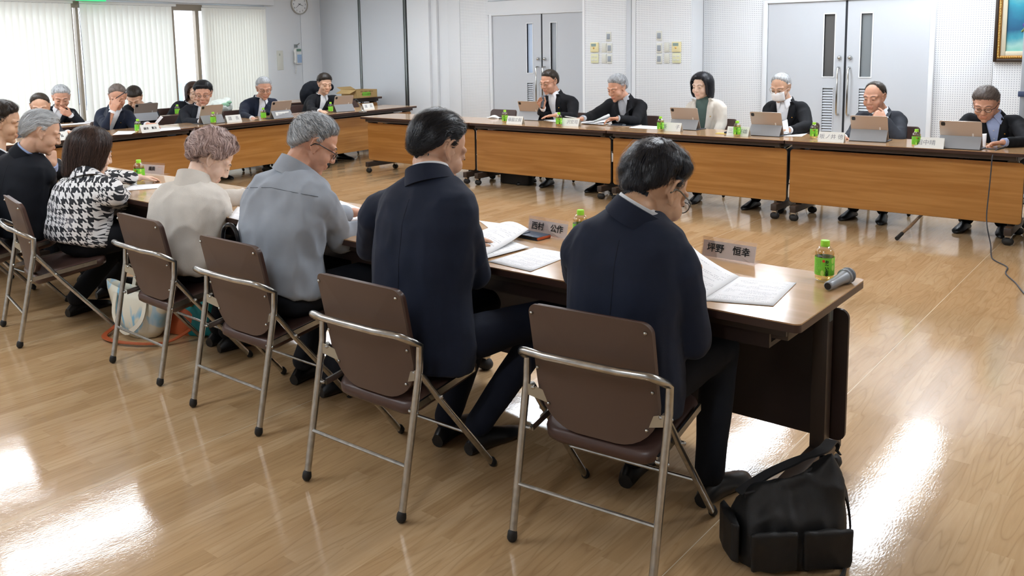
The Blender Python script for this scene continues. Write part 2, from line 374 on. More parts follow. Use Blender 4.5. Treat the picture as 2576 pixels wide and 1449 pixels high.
def door_pair(nm, xl, xm, xr, zt, wins, glass, yk):
    d = empty(nm, ((xl+xr)/2, YB, 0), kind='structure'); o = V((d.location.x, YB, 0))
    fr = MB().b2((xl-.05, YB-.06, 0), (xl, YB, zt+.03)).b2((xr, YB-.06, 0), (xr+.05, YB, zt+.03)).b2((xl, YB-.06, zt), (xr, YB, zt+.03))
    fr.build('door_frame', WHITE, d, bevel=.003, off=o)
    MB().b2((xm-.013, YB-.028, 0), (xm+.013, YB, zt-.005)).build('door_gap', DARKGAP, d, off=o)
    for i, (a, b) in enumerate(((xl+.006, xm-.013), (xm+.013, xr-.006))):
        wx0, wx1, wz0, wz1 = wins[i]; lz = (.35, 1.02)
        lf = MB()          # leaf with a window opening and a louvre opening
        for p0, p1 in (((a, 0.01), (wx0, zt)), ((wx1, .01), (b, zt)), ((wx0, wz1), (wx1, zt)), ((wx0, lz[1]), (wx1, wz0)), ((wx0, .01), (wx1, lz[0]))):
            lf.b2((p0[0], YB-.035, p0[1]), (p1[0], YB-.001, p1[1]))
        L_ = lf.build('door_leaf', DOORM, d, off=o)
        MB().b2((wx0, YB-.012, wz0), (wx1, YB-.006, wz1)).build('window_pane', glass[i], L_, off=o)
        wf = MB()
        for p0, p1 in (((wx0-.012, wz0-.012), (wx0, wz1+.012)), ((wx1, wz0-.012), (wx1+.012, wz1+.012)), ((wx0, wz1), (wx1, wz1+.012)), ((wx0, wz0-.012), (wx1, wz0))):
            wf.b2((p0[0], YB-.04, p0[1]), (p1[0], YB-.006, p1[1]))
        wf.build('window_frame', WHITE, L_, off=o)
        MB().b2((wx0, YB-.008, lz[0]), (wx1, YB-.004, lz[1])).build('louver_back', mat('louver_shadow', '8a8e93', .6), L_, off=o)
        lfr = MB()
        for p0, p1 in (((wx0-.012, lz[0]-.012), (wx0, lz[1]+.012)), ((wx1, lz[0]-.012), (wx1+.012, lz[1]+.012)), ((wx0, lz[1]), (wx1, lz[1]+.012))):
            lfr.b2((p0[0], YB-.042, p0[1]), (p1[0], YB-.006, p1[1]))
        lfr.build('louver_frame', DOORM, L_, off=o)
        sl = None
        for k in range(22):
            z = lz[0]+.02+k*.03
            if sl is None:
                mb = MB().box((0, 0, 0), (wx1-wx0, .003, .03), Matrix.Rotation(R(-38), 3, 'X')); sl = mb.build('louver_slat', DOORM, L_)
                q = sl
            else:
                q = sl.copy(); COL.objects.link(q)
            q.location = V(((wx0+wx1)/2, YB-.026, z))-o
        hx = (a+b)/2; kx = xm-.06 if i == 0 else xm+.055
        MB().capsule((kx, YB-.06, 1.36), (kx, YB-.03, 1.36), .02, .024).build('door_lock', CHROME, d, smooth=True, off=o)
        hz = (.73, 1.25)
        pts = [(kx, YB-.03, hz[0]), (kx, YB-.085, hz[0]), (kx, YB-.10, hz[0]+.02), (kx, YB-.10, hz[1]-.02), (kx, YB-.085, hz[1]), (kx, YB-.03, hz[1])]
        MB().tube(pts, .011, 10).build('door_handle', CHROME, d, smooth=True, off=o)
    return d
door_pair('door_1', -7.335, -6.439, -5.54, 1.985, ((-6.70, -6.60, 1.165, 1.855), (-6.285, -6.185, 1.165, 1.855)), (GLASSL, GLASSD), 0)
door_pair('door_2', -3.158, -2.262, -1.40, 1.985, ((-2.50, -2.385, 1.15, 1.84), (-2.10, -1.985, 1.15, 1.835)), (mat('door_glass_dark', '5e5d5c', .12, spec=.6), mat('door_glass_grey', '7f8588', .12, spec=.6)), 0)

# folding partition: grey panels with aluminium posts, and the jamb pillar
pt = empty('trim_2', (-9.9, YB, 0), kind='structure')
for a, b in ((-11.23, -10.235), (-10.19, -9.18)):
    m = MB().b2((a, YB-.03, .02), (b, YB+.02, ZC)); m.build('partition_panel', PANEL, pt, bevel=.004, off=(-9.9, YB, 0))
for x, w_ in ((-10.212, .035), (-9.145, .05), (-9.08, .03)):
    MB().b2((x-w_/2, YB-.05, .0), (x+w_/2, YB-.02, ZC)).build('partition_post', ALU if w_ > .03 else DARKGAP, pt, bevel=.004, off=(-9.9, YB, 0))
    MB().b2((x-.006, YB-.054, .0), (x+.006, YB-.049, ZC)).build('post_groove', DARKGAP, pt, off=(-9.9, YB, 0))
struct('trim_3', MB().b2((-9.03, YB-.10, 0), (-8.56, YB, ZC)).b2((-8.56, YB-.05, 0), (-8.44, YB, ZC)), WHITE, bevel=.004)

# wall on the window side
wl = struct('wall_left', MB().b2((X0-.16, 5.62, 0), (X0, YB+.1, ZC)).b2((X0-.16, Y0, 2.24), (X0, 5.62, ZC)).b2((X0-.16, Y0, 0), (X0, -3.4, 2.24)), WHITE)
for a, b in ((5.62, 6.345), (6.352, 6.79)):
    m = MB().b2((X0, a, .02), (X0+.012, b, ZC)); m.build('wall_panel', WHITE, wl, bevel=.003)
wn = empty('window_1', (X0-.06, 1.1, 0), kind='structure'); wo = V((X0-.06, 1.1, 0))
fr = MB().b2((X0-.12, -3.4, 2.15), (X0-.02, 5.6, 2.24)).b2((X0-.12, -3.4, 0), (X0-.02, 5.6, .06))
fr.build('window_frame', BROWNFR, wn, off=wo)
for y in (-3.37, -1.2, .75, 2.55, 2.63, 4.03, 4.44, 5.57):
    MB().b2((X0-.11, y-(.018 if 2 < y < 3 else .028), .06), (X0-.03, y+(.018 if 2 < y < 3 else .028), 2.15)).build('window_stile', BROWNFR, wn, off=wo)
GL = clear('window_glass', .94)
ys = [-3.37, -1.2, .75, 2.55, 4.03, 4.44, 5.57]
for a, b in zip(ys[:-1], ys[1:]):
    MB().b2((X0-.075, a+.03, .06), (X0-.069, b-.03, 2.15)).build('window_pane', GL, wn, off=wo)
# pelmet above the blinds with the green exit sign on it
struct('trim_4', MB().b2((X0, -3.5, 2.262), (X0+.16, 5.72, 2.45)), WHITE, bevel=.004)
ex = empty('exit_sign', (X0+.16, 2.73, 2.232), label='green and white exit sign on the pelmet over the blinds', cat='sign')
MB().b2((0, -.2, 0), (.05, .2, .2)).build('sign_case', mat('sign_green', '3fd487', .4, emis=.5), ex, bevel=.006)
MB().b2((.05, -.05, .02), (.053, .13, .17)).build('sign_face', mat('sign_white', 'f2fff8', .4, emis=.6), ex)
fig = MB(); fig.capsule((.054, .02, .13), (.054, .03, .08), .012, .012, 6).capsule((.054, .03, .08), (.054, .07, .03), .009, .008, 6).capsule((.054, .03, .08), (.054, -.02, .04), .009, .008, 6).capsule((.054, .02, .12), (.054, .07, .10), .008, .007, 6).ell((.054, .01, .155), (.006, .014, .014))
fig.build('running_figure', MATS['sign_green'], ex, smooth=True)

# vertical blinds: every slat is its own piece
def blind_mat():
    m = bpy.data.materials.new('blind_fabric'); t, N, L, b = nodes(m)
    tr = N.new('ShaderNodeBsdfTranslucent'); tr.inputs[0].default_value = (*hexc('eeeee6'), 1)
    ms = N.new('ShaderNodeMixShader'); ms.inputs[0].default_value = .25
    b.inputs['Base Color'].default_value = (*hexc('f1f0e8'), 1); b.inputs['Roughness'].default_value = .8
    L.new(b.outputs[0], ms.inputs[1]); L.new(tr.outputs[0], ms.inputs[2]); L.new(ms.outputs[0], N['Material Output'].inputs[0])
    return m
BLM = blind_mat()
def blind(y0, y1, pitch, ang, label):
    r = empty('vertical_blind', (X0+.09, (y0+y1)/2, 2.23), label=label, cat='blind', group='vertical blinds at the windows')
    MB().b2((-.02, y0-r.location.y, -.03), (.02, y1-r.location.y, 0)).build('head_rail', mat('rail_white', 'dfe0dc', .4), r)
    n = int((y1-y0)/pitch); base = None
    for k in range(n):
        if base is None:
            w_ = .087; prof = [(-w_/2+w_*i/6, .006*math.cos(PI*(i/6-.5))) for i in range(7)]
            mb = MB(); o = mb.add([(dy, x, z) for z in (-.035, -2.13) for x, dy in prof], [])
            mb.f += [(i, i+1, i+8, i+7) for i in range(6)]
            base = mb.build('blind_slat', BLM, r, smooth=True)
            q = base
        else: q = base.copy(); COL.objects.link(q)
        q.location = (0, y0+pitch*(k+.5)-r.location.y, 0); q.rotation_euler = (0, 0, R(ang+random.uniform(-4, 4)))
blind(-3.3, .98, .083, -28, 'white vertical blind farthest left, behind the men in the corner')
blind(1.0, 2.52, .083, -30, 'white vertical blind over the bright pane left of the window post')
blind(2.62, 4.02, .083, -24, 'white vertical blind between the window post and the open gap')
blind(4.47, 5.60, .05, -30, 'bunched white vertical blind beside the clock wall')
for y in (2.60,):
    o = MB().tube([(X0+.1, y, 2.2), (X0+.1, y+.01, 1.3), (X0+.1, y, .75)], .004, 6).build('blind_cord', mat('cord_grey', '70747c', .6), None, smooth=True)
    tag(o, 'thin dark pull cord hanging %s the white blinds' % ('at the window post between' if y < 2.7 else 'just right of the window post among'), 'cord')

# outside the window
struct('ground_outside', MB().b2((-40, -20, -.3), (X0-.2, 40, -.2)), mat('asphalt', 'b9bcc0', .9))
gw = struct('wall_outside', MB().b2((-18.2, 0, -.2), (-18.0, 16, .95)), mat('brown_wall', '9b8a78', .9))
rl = empty('railing', (-12.3, 6, -.2), label='white metal railing outside the gap in the blinds', cat='railing')
for k in range(12):
    MB().b2((-.02, -4+k*.55, 0), (.02, -3.96+k*.55, 1.25)).build('rail_post', mat('railing_white', 'eef0f4', .4), rl)
MB().b2((-.03, -4, 1.22), (.03, 2.2, 1.27)).build('top_rail', MATS['railing_white'], rl)
bd = empty('building', (-38, 16, -.2), label='white building across the street seen through the gap', cat='building')
MB().b2((-4, -14, 0), (0, 22, 9)).build('building_wall', mat('pale_facade', 'f3f4f6', .8), bd)
for k in range(14): 
    for j in range(3): MB().b2((0, -12+k*2.3, .6+j*2.6), (.05, -10.4+k*2.3, 1.5+j*2.6)).build('window', mat('blue_window', 'c9d2e0', .3), bd)
cr_ = empty('car', (-14.6, 5.6, -.2), label='pale car parked outside the window gap', cat='car')
body = MB(); body.loft([[(x, y, z) for x, z in ((-.8, .25), (.8, .25), (.82, .7), (.6, .82), (-.6, .82), (-.82, .7))] for y in (-1.9, 1.9)])
body.build('car_body', mat('car_paint', 'c9d4e6', .2, coat=.5), cr_, bevel=.05)
cab = MB(); cab.loft([[(x*s_, y, z) for x, z in ((-.7, .82), (.7, .82), (.55, 1.32), (-.55, 1.32))] for y, s_ in ((-1.3, 1), (.9, 1))]); cab.build('car_cabin', mat('car_glass', '8fa0bd', .1), cr_, bevel=.05)
for x in (-.75, .75):
    for y in (-1.2, 1.2): MB().capsule((x-.05, y, .3), (x+.05, y, .3), .3, .3, 16).build('wheel', DARKGAP, cr_, smooth=True)

# ceiling lights
LAMP = mat('lamp_diffuser', 'eef6ff', .5, emis=LAMP_STRENGTH)
def light(x, y, ln=1.25, i=0):
    r = empty('ceiling_light', (x, y, ZC), label='long white fluorescent ceiling light, some reflected in the floor, some added as fill', cat='light', group='fluorescent ceiling lights')
    MB().b2((-.16, -ln/2-.02, -.04), (.16, ln/2+.02, 0)).build('light_housing', WHITE, r, bevel=.004)
    MB().b2((-.095, -ln/2, -.055), (.095, ln/2, -.041)).build('light_diffuser', LAMP, r)
for x, y, ln in ((-1.2, 4.6, 1.25), (-1.2, 6.0, 1.25), (-2.65, 5.4, 1.35), (-4.95, 4.4, 1.0), (-4.65, 1.2, 1.0), (-6.6, .1, 1.25), (-8.4, .15, 1.25), (-9.9, .15, 1.25), (-8.6, 4.6, 1.25),
                 (-6.8, 4.6, 1.25), (-1.2, 1.0, 1.25), (-2.9, 1.0, 1.25), (-2.9, -2.6, 1.25), (-4.7, -2.6, 1.25), (.9, 1.2, 1.25), (2.8, 1.2, 1.25), (-6.6, -2.6, 1.25), (0, -3.6, 1.25)): light(x, y, ln)  # lamps on the camera side are added for even fill

# ------------------------------------------------------------ wall fittings
def wall_thing(nm, label, cat, p, group=None): return empty(nm, p, 0, label, cat, group)
IV = mat('ivory_plastic', 'dcdcd2', .4); YL = mat('yellowed_plastic', 'eadfae', .4); GR = mat('grey_switch', '9ba3ac', .4); DG = mat('display_grey', '8fa39b', .3)
YF = YS-.012
for x, z, lb in ((-5.16, 1.645, 'top'), (-5.147, 1.498, 'middle'), (-5.147, 1.361, 'bottom')):
    r = wall_thing('light_switch', 'white switch plate with grey key, %s of three on left closet panel' % lb, 'switch', (x, YF, z))
    MB().b2((-.038, -.01, -.06), (.038, 0, .06)).build('switch_plate', IV, r, bevel=.003); MB().b2((-.024, -.016, -.035), (.024, -.01, .035)).build('switch_key', GR, r, bevel=.002)
for x, z, lb in ((-4.428, 1.641, 'top'), (-4.427, 1.49, 'middle'), (-4.426, 1.359, 'bottom')):
    r = wall_thing('light_switch', 'white switch plate with grey key, %s of three on right closet panel' % lb, 'switch', (x, YF, z))
    MB().b2((-.038, -.01, -.06), (.038, 0, .06)).build('switch_plate', IV, r, bevel=.003); MB().b2((-.024, -.016, -.035), (.024, -.01, .035)).build('switch_key', GR, r, bevel=.002)
for x, z, lb in ((-5.23, 1.504, 'upper blank ivory plate beside the switches on left closet panel'), (-5.23, 1.365, 'lower blank ivory plate beside the switches on left closet panel'),
                 (-4.322, 1.499, 'upper blank ivory plate beside the thermostat on right closet panel'), (-4.321, 1.363, 'lower blank ivory plate beside the thermostat on right closet panel')):
    r = wall_thing('blank_plate', lb, 'plate', (x, YF, z)); MB().b2((-.036, -.009, -.06), (.036, 0, .06)).build('cover', IV, r, bevel=.003); MB().b2((-.008, -.013, -.045), (.026, -.009, .045)).build('rocker', IV, r, bevel=.002)
for x, z, lb in ((-5.372, 1.511, 'left'), (-4.186, 1.502, 'right')):
    r = wall_thing('thermostat', 'yellowed thermostat with grey display on the %s closet panel' % lb, 'thermostat', (x, YF, z))
    MB().b2((-.06, -.022, -.062), (.06, 0, .062)).build('case', YL, r, bevel=.005); MB().b2((-.045, -.025, .012), (.03, -.022, .048)).build('display', DG, r)
    MB().capsule((-.005, -.024, -.01), (-.005, -.021, -.01), .012).build('button', mat('orange_button', 'e0b060', .4), r, smooth=True)
for x, z, lb in ((-5.372, 1.367, 'left'), (-4.185, 1.367, 'right')):
    r = wall_thing('button_panel', 'pale yellow four button panel under the %s thermostat' % lb, 'switch', (x, YF, z))
    MB().b2((-.057, -.016, -.06), (.057, 0, .06)).build('case', mat('pale_yellow', 'e2e1bb', .4), r, bevel=.005)
    for dx in (-.024, .024):
        for dz in (-.022, .024): MB().b2((dx-.017, -.02, dz-.008), (dx+.017, -.016, dz+.008)).build('button', IV, r, bevel=.002)
# clock
ck = wall_thing('wall_clock', 'round white wall clock with grey rim beside the blinds', 'clock', (X0+.012, 6.327, 2.30))
rot = Matrix.Rotation(R(90), 3, 'Y')
def lathe_x(prof, n=40, cap=True):
    m = MB().lathe(prof, n, cap=cap); m.v = [tuple(rot @ V(p)) for p in m.v]; return m
lathe_x([(.165, 0), (.172, .015), (.168, .035), (.155, .04), (.15, .028), (.15, .02)], 40, cap=False).build('rim', mat('clock_rim', 'b7b3aa', .35, metal=.4), ck, smooth=True)
lathe_x([(.155, .018), (.155, .022)], 40).build('dial', mat('dial_white', 'f2f4f5', .4), ck)
for k in range(12):
    a = 2*PI*k/12; me = text_mesh(str(k if k else 12), .036, .0006)
    for v in me.vertices: x, y = v.co.x, v.co.y; v.co = (.0235, x+.122*math.sin(a), y+.122*math.cos(a))
    link('numeral', me, mat('ink', '3a3d44', .5), ck)
def hand_(an, ln, wd, nm):
    a = R(an); d = V((0, math.sin(a), math.cos(a))); n_ = V((0, d.z, -d.y))*wd
    MB().plate([V((.025, 0, 0))-d*.025-n_, V((.025, 0, 0))-d*.025+n_, V((.025, 0, 0))+d*ln+n_*.5, V((.025, 0, 0))+d*ln-n_*.5], (1, 0, 0), .002).build(nm, MATS['ink'], ck)
hand_(110, .075, .005, 'hour_hand'); hand_(232, .105, .0035, 'minute_hand')
# wall plate and intercom phone
r = wall_thing('wall_plate', 'tall ivory wall plate left of the telephone', 'plate', (X0+.012, 5.89, 1.37))
MB().b2((0, -.06, -.16), (.015, .06, .16)).build('cover', IV, r, bevel=.004); MB().b2((.015, -.02, .075), (.02, .0, .11)).build('key', mat('keygreen', 'a9ada0', .4), r)
ph = wall_thing('telephone', 'white and pale blue wall telephone with handset and cord', 'telephone', (X0+.012, 6.21, 1.44))
MB().b2((0, -.03, -.14), (.06, .085, .13)).build('base', mat('phone_white', 'e3e3e0', .4), ph, bevel=.01)
MB().b2((.06, -.01, -.12), (.066, .08, .02)).build('keypad', mat('phone_blue', '9fb8d6', .4), ph, bevel=.003)
MB().b2((.06, -.015, .075), (.068, .07, .115)).build('display', mat('phone_green', '6b8f7f', .3), ph)
hs = MB(); hs.tube([(.09, -.075, .10), (.1, -.075, .05), (.1, -.075, -.06), (.09, -.075, -.11)], [.028, .018, .018, .028], 10); hs.build('handset', MATS['phone_white'], ph, smooth=True)
MB().tube([(.08+.012*math.cos(k*1.6), -.07+.012*math.sin(k*1.6)+.02*math.sin(k*.12), -.12-.006*k) for k in range(30)], .004, 5).build('coiled_cord', MATS['phone_white'], ph, smooth=True)
cm = wall_thing('wall_bracket', 'small grey hook bracket above the telephone', 'hook', (X0+.012, 6.22, 1.60))
MB().b2((0, -.03, -.02), (.02, .03, .03)).build('plate', ALU, cm, bevel=.003); MB().tube([(.02, 0, .02), (.05, .02, .03), (.06, .04, .05)], .008).build('arm', ALU, cm, smooth=True)
# painting
pg = wall_thing('painting', 'framed sea coloured painting in dark and gold frame hanging on the wall', 'painting', (-.805, YB-.012, 1.31))
PW, PH = 1.1, .85
def frame_ring(w0, w1, y0, y1):
    m = MB()
    for p0, p1 in (((w0, w0), (w1, PH-w0)), ((PW-w1, w0), (PW-w0, PH-w0)), ((w1, w0), (PW-w1, w1)), ((w1, PH-w1), (PW-w1, PH-w0))): m.b2((p0[0], y0, p0[1]), (p1[0], y1, p1[1]))
    return m
frame_ring(0, .03, -.05, 0).build('outer_frame', mat('dark_frame', '33261c', .4), pg, bevel=.006)
frame_ring(.03, .062, -.045, 0).build('gold_moulding', mat('gold_leaf', 'a8763a', .4, metal=.5, bump=.8, bscale=60), pg, bevel=.006)
bead = MB()
for k in range(50): bead.ell((.045, -.047, .05+k*.016), (.009, .007, .007), n=6, m=5)
for k in range(62): bead.ell((.05+k*.016, -.047, .045), (.007, .007, .009), n=6, m=5)
bead.build('gold_beads', mat('bright_gold', 'd2a75c', .35, metal=.7), pg, smooth=True)['kind'] = 'stuff'
frame_ring(.062, .105, -.035, 0).build('linen_mat', mat('linen_mat', 'd6cdb4', .7), pg, bevel=.002)
MB().b2((.105, -.02, .105), (PW-.105, -.004, PH-.105)).build('canvas', painting_mat(), pg)
br = MB()
for k in range(9): br.capsule((.24+.02*k, -.024, .30+.03*k), (.30+.03*k, -.024, .38+.025*k), .010, .006, 6)
br.build('brush_strokes', mat('stroke_olive', '6f7f3f', .5), pg, smooth=True)
b2_ = MB(); b2_.ell((.30, -.022, .36), (.06, .006, .035)).ell((.38, -.022, .40), (.09, .006, .06)); b2_.build('violet_patch', mat('stroke_violet', '4a3a86', .5), pg, smooth=True)
# grey stand at the right edge
st = empty('display_stand', (-.33, 6.2, 0), label='grey metal stand upright at the right edge by the painting', cat='stand')
p_ = at(2572, 200, 'Y', 6.2); st.location = (p_.x+.02, 6.2, 0)
MB().b2((-.03, -.02, .04), (.03, .02, 1.9)).build('upright', mat('stand_grey', 'a9adb3', .4, metal=.4), st, bevel=.004)
MB().b2((-.05, -.3, 0), (.05, .3, .04)).build('foot', MATS['stand_grey'], st, bevel=.006)
MB().b2((-.045, -.04, 1.0), (.045, .04, 1.05)).build('clamp', mat('clamp_blue', '3f4a66', .4), st, bevel=.005)
MB().b2((-.02, -.015, 1.2), (1.2, .0, 1.9)).build('board', mat('board_grey', 'c5c9ce', .4), st, bevel=.004)
# ------------------------------------------------------------ tables
TOPW = wood('table_top_wood', 'b08a62', 'c49c72', 1.4, .16, coat=.3)
FRONTW = wood('front_panel_wood', '9f6b31', 'b48146', 1.2, .3)
DKEDGE = mat('dark_edge', '3d2a24', .35); DKBROWN = mat('dark_brown_laminate', '2a1d19', .4, var=.15, vscale=4); LEGM = mat('brown_steel', '3a2f28', .4)
BLACKM = mat('black_rubber', '1d1d1d', .6); RUST = mat('edge_band', '6e5246', .4)
TD, TT, TZ = .6254, .028, .70
def make_table(label, group, end_light=False):
    r = empty('folding_table', (0, 0, 0), 0, label, 'table', group)
    o = rrect(1.796, TD, .022)
    MB().loft([[(x, y, TZ-.004) for x, y in o], [(x, y, TZ) for x, y in o]]).build('tabletop', TOPW, r, smooth=False)
    o2 = rrect(1.796, TD, .022)
    MB().loft([[(x, y, TZ-TT) for x, y in o2], [(x, y, TZ-.004) for x, y in o2]]).build('edge_band', DKEDGE, r, smooth=True)
    ap = MB()
    for p0, p1 in (((-.84, TD/2-.06), (.84, TD/2-.04)), ((-.84, -TD/2+.05), (.84, -TD/2+.07))): ap.b2((p0[0], p0[1], TZ-.062), (p1[0], p1[1], TZ-TT))
    ap.build('apron', LEGM, r)
    # modesty panel: wood outside, dark inside, dark rim
    pw, pz0, pz1 = 1.774, .148, .617; o3 = rrect(pw, pz1-pz0, .03); yc = TD/2-.116; zc = (pz0+pz1)/2
    P_ = MB().loft([[(x, yc-.016, zc+z) for x, z in o3], [(x, yc-.002, zc+z) for x, z in o3]]).build('front_panel', DKBROWN, r)
    o4 = rrect(pw-.004, pz1-pz0-.004, .029)
    MB().loft([[(x, yc-.002, zc+z) for x, z in o4], [(x, yc, zc+z) for x, z in o4]]).build('wood_face', FRONTW, P_)
    # book shelf under the top
    MB().b2((-.78, -TD/2+.07, .585), (.78, TD/2-.2, .60)).b2((-.78, -TD/2+.07, .60), (.78, -TD/2+.085, .635)).build('shelf', DKBROWN, r)
    for sx in (-1, 1):
        x = sx*.815
        MB().b2((x-.026, yc-.085, .10), (x+.026, yc-.03, .672)).build('post', LEGM, r, bevel=.004)
        MB().b2((x-.028, -TD/2+.06, .622), (x+.028, TD/2-.08, .672)).build('top_bracket', LEGM, r, bevel=.004)
        MB().b2((x+.026*sx-.001, yc-.075, .585), (x+.026*sx+.003, yc-.045, .672)).build('hinge_plate', ALU, r)
        MB().b2((x-.027, -TD/2+.08, .075), (x+.027, TD/2-.015, .135)).build('foot_bar', LEGM, r, bevel=.006)
        MB().tube([(x, -TD/2+.12, .64), (x*.96, -.02, .58), (x*.93, .05, .60)], .009, 6).build('latch', CHROME, r, smooth=True)
        for sy, tw in ((-1, .3), (1, -.2)):
            cy = -TD/2+.125 if sy < 0 else TD/2-.05
            c = MB().capsule((x-.011, cy, .03), (x+.011, cy, .03), .03, .03, 14).build('caster', BLACKM, r, smooth=True)
            f = MB().b2((x-.02, cy-.014, .028), (x-.016, cy+.014, .068)).b2((x+.016, cy-.014, .028), (x+.02, cy+.014, .068)).b2((x-.02, cy-.02, .062), (x+.02, cy+.02, .076))
            f.build('caster_fork', CHROME, c)
    return r
T0 = make_table('', 'long folding tables of the square')
T0['label'] = 'brown folding table with black bag at its end, nearest the camera'
def put_table(x, y, rz, label, sx=1.0, first=[True]):
    if first[0]: o = T0; first[0] = False
    else: o = copy_tree(T0)
    o.location = (x, y, 0); o.rotation_euler = (0, 0, rz); o['label'] = label; o.scale = (sx, 1, 1)
    return o
FY = -TD/2
put_table(-.905, FY, 0, 'folding table with the black bag and loose microphone, nearest the camera')
put_table(-2.71, FY, 0, 'folding table in front of the grey shirted man and the beige jacket woman')
put_table(-4.53, FY, 0, 'folding table before the woman in black and white houndstooth')
put_table(-6.34, FY, 0, 'folding table before the black haired man at the far left of the near row')
RY = 4.1416+TD/2; RXS = [-7.315+.9+1.8*k for k in range(4)]
for x, lb in zip(RXS, ('wood fronted table with the empty chair behind it', 'wood fronted table of the man speaking into a microphone', 'wood fronted table of the woman in the pale jacket', 'wood fronted table with a black cord hanging down its front')): put_table(x, RY, PI, lb)
CA = R(-90+4.4); cu_ = V((-.0768, .997, 0)); cn_ = V((.997, .0768, 0))
def cpt(y, back=0.0):      # point on the front edge of the far table row at world Y=y, moved back from the edge
    return V((-7.66, 0, 0))+cu_*(y/.997)-cn_*back
for y, lb in ((5.035, 'far wood fronted table farthest right, below the cardboard carton desk'), (3.165, 'far wood fronted table of the grey haired man by the clock wall'), (1.29, 'far wood fronted table of the man holding a pen to his brow'), (-.58, 'far wood fronted table at the left edge, mostly hidden')):
    p = cpt(y, TD/2); put_table(p.x, p.y, CA, lb, 1.035)
# desks of the second row and the desk with the carton: same model, plain
for (x, y, rz, lb) in ((-9.62, 3.35, R(-88), 'desk behind the far row with a white plastic bag on it'), (-9.55, 1.5, R(-88), 'desk behind the far row covered in papers by the window'), ):
    put_table(x, y, rz, lb)
d = put_table(-9.87, 5.72, R(-90), 'desk by the folding partition carrying a cardboard carton'); d.scale = (1, 1, 1.1)

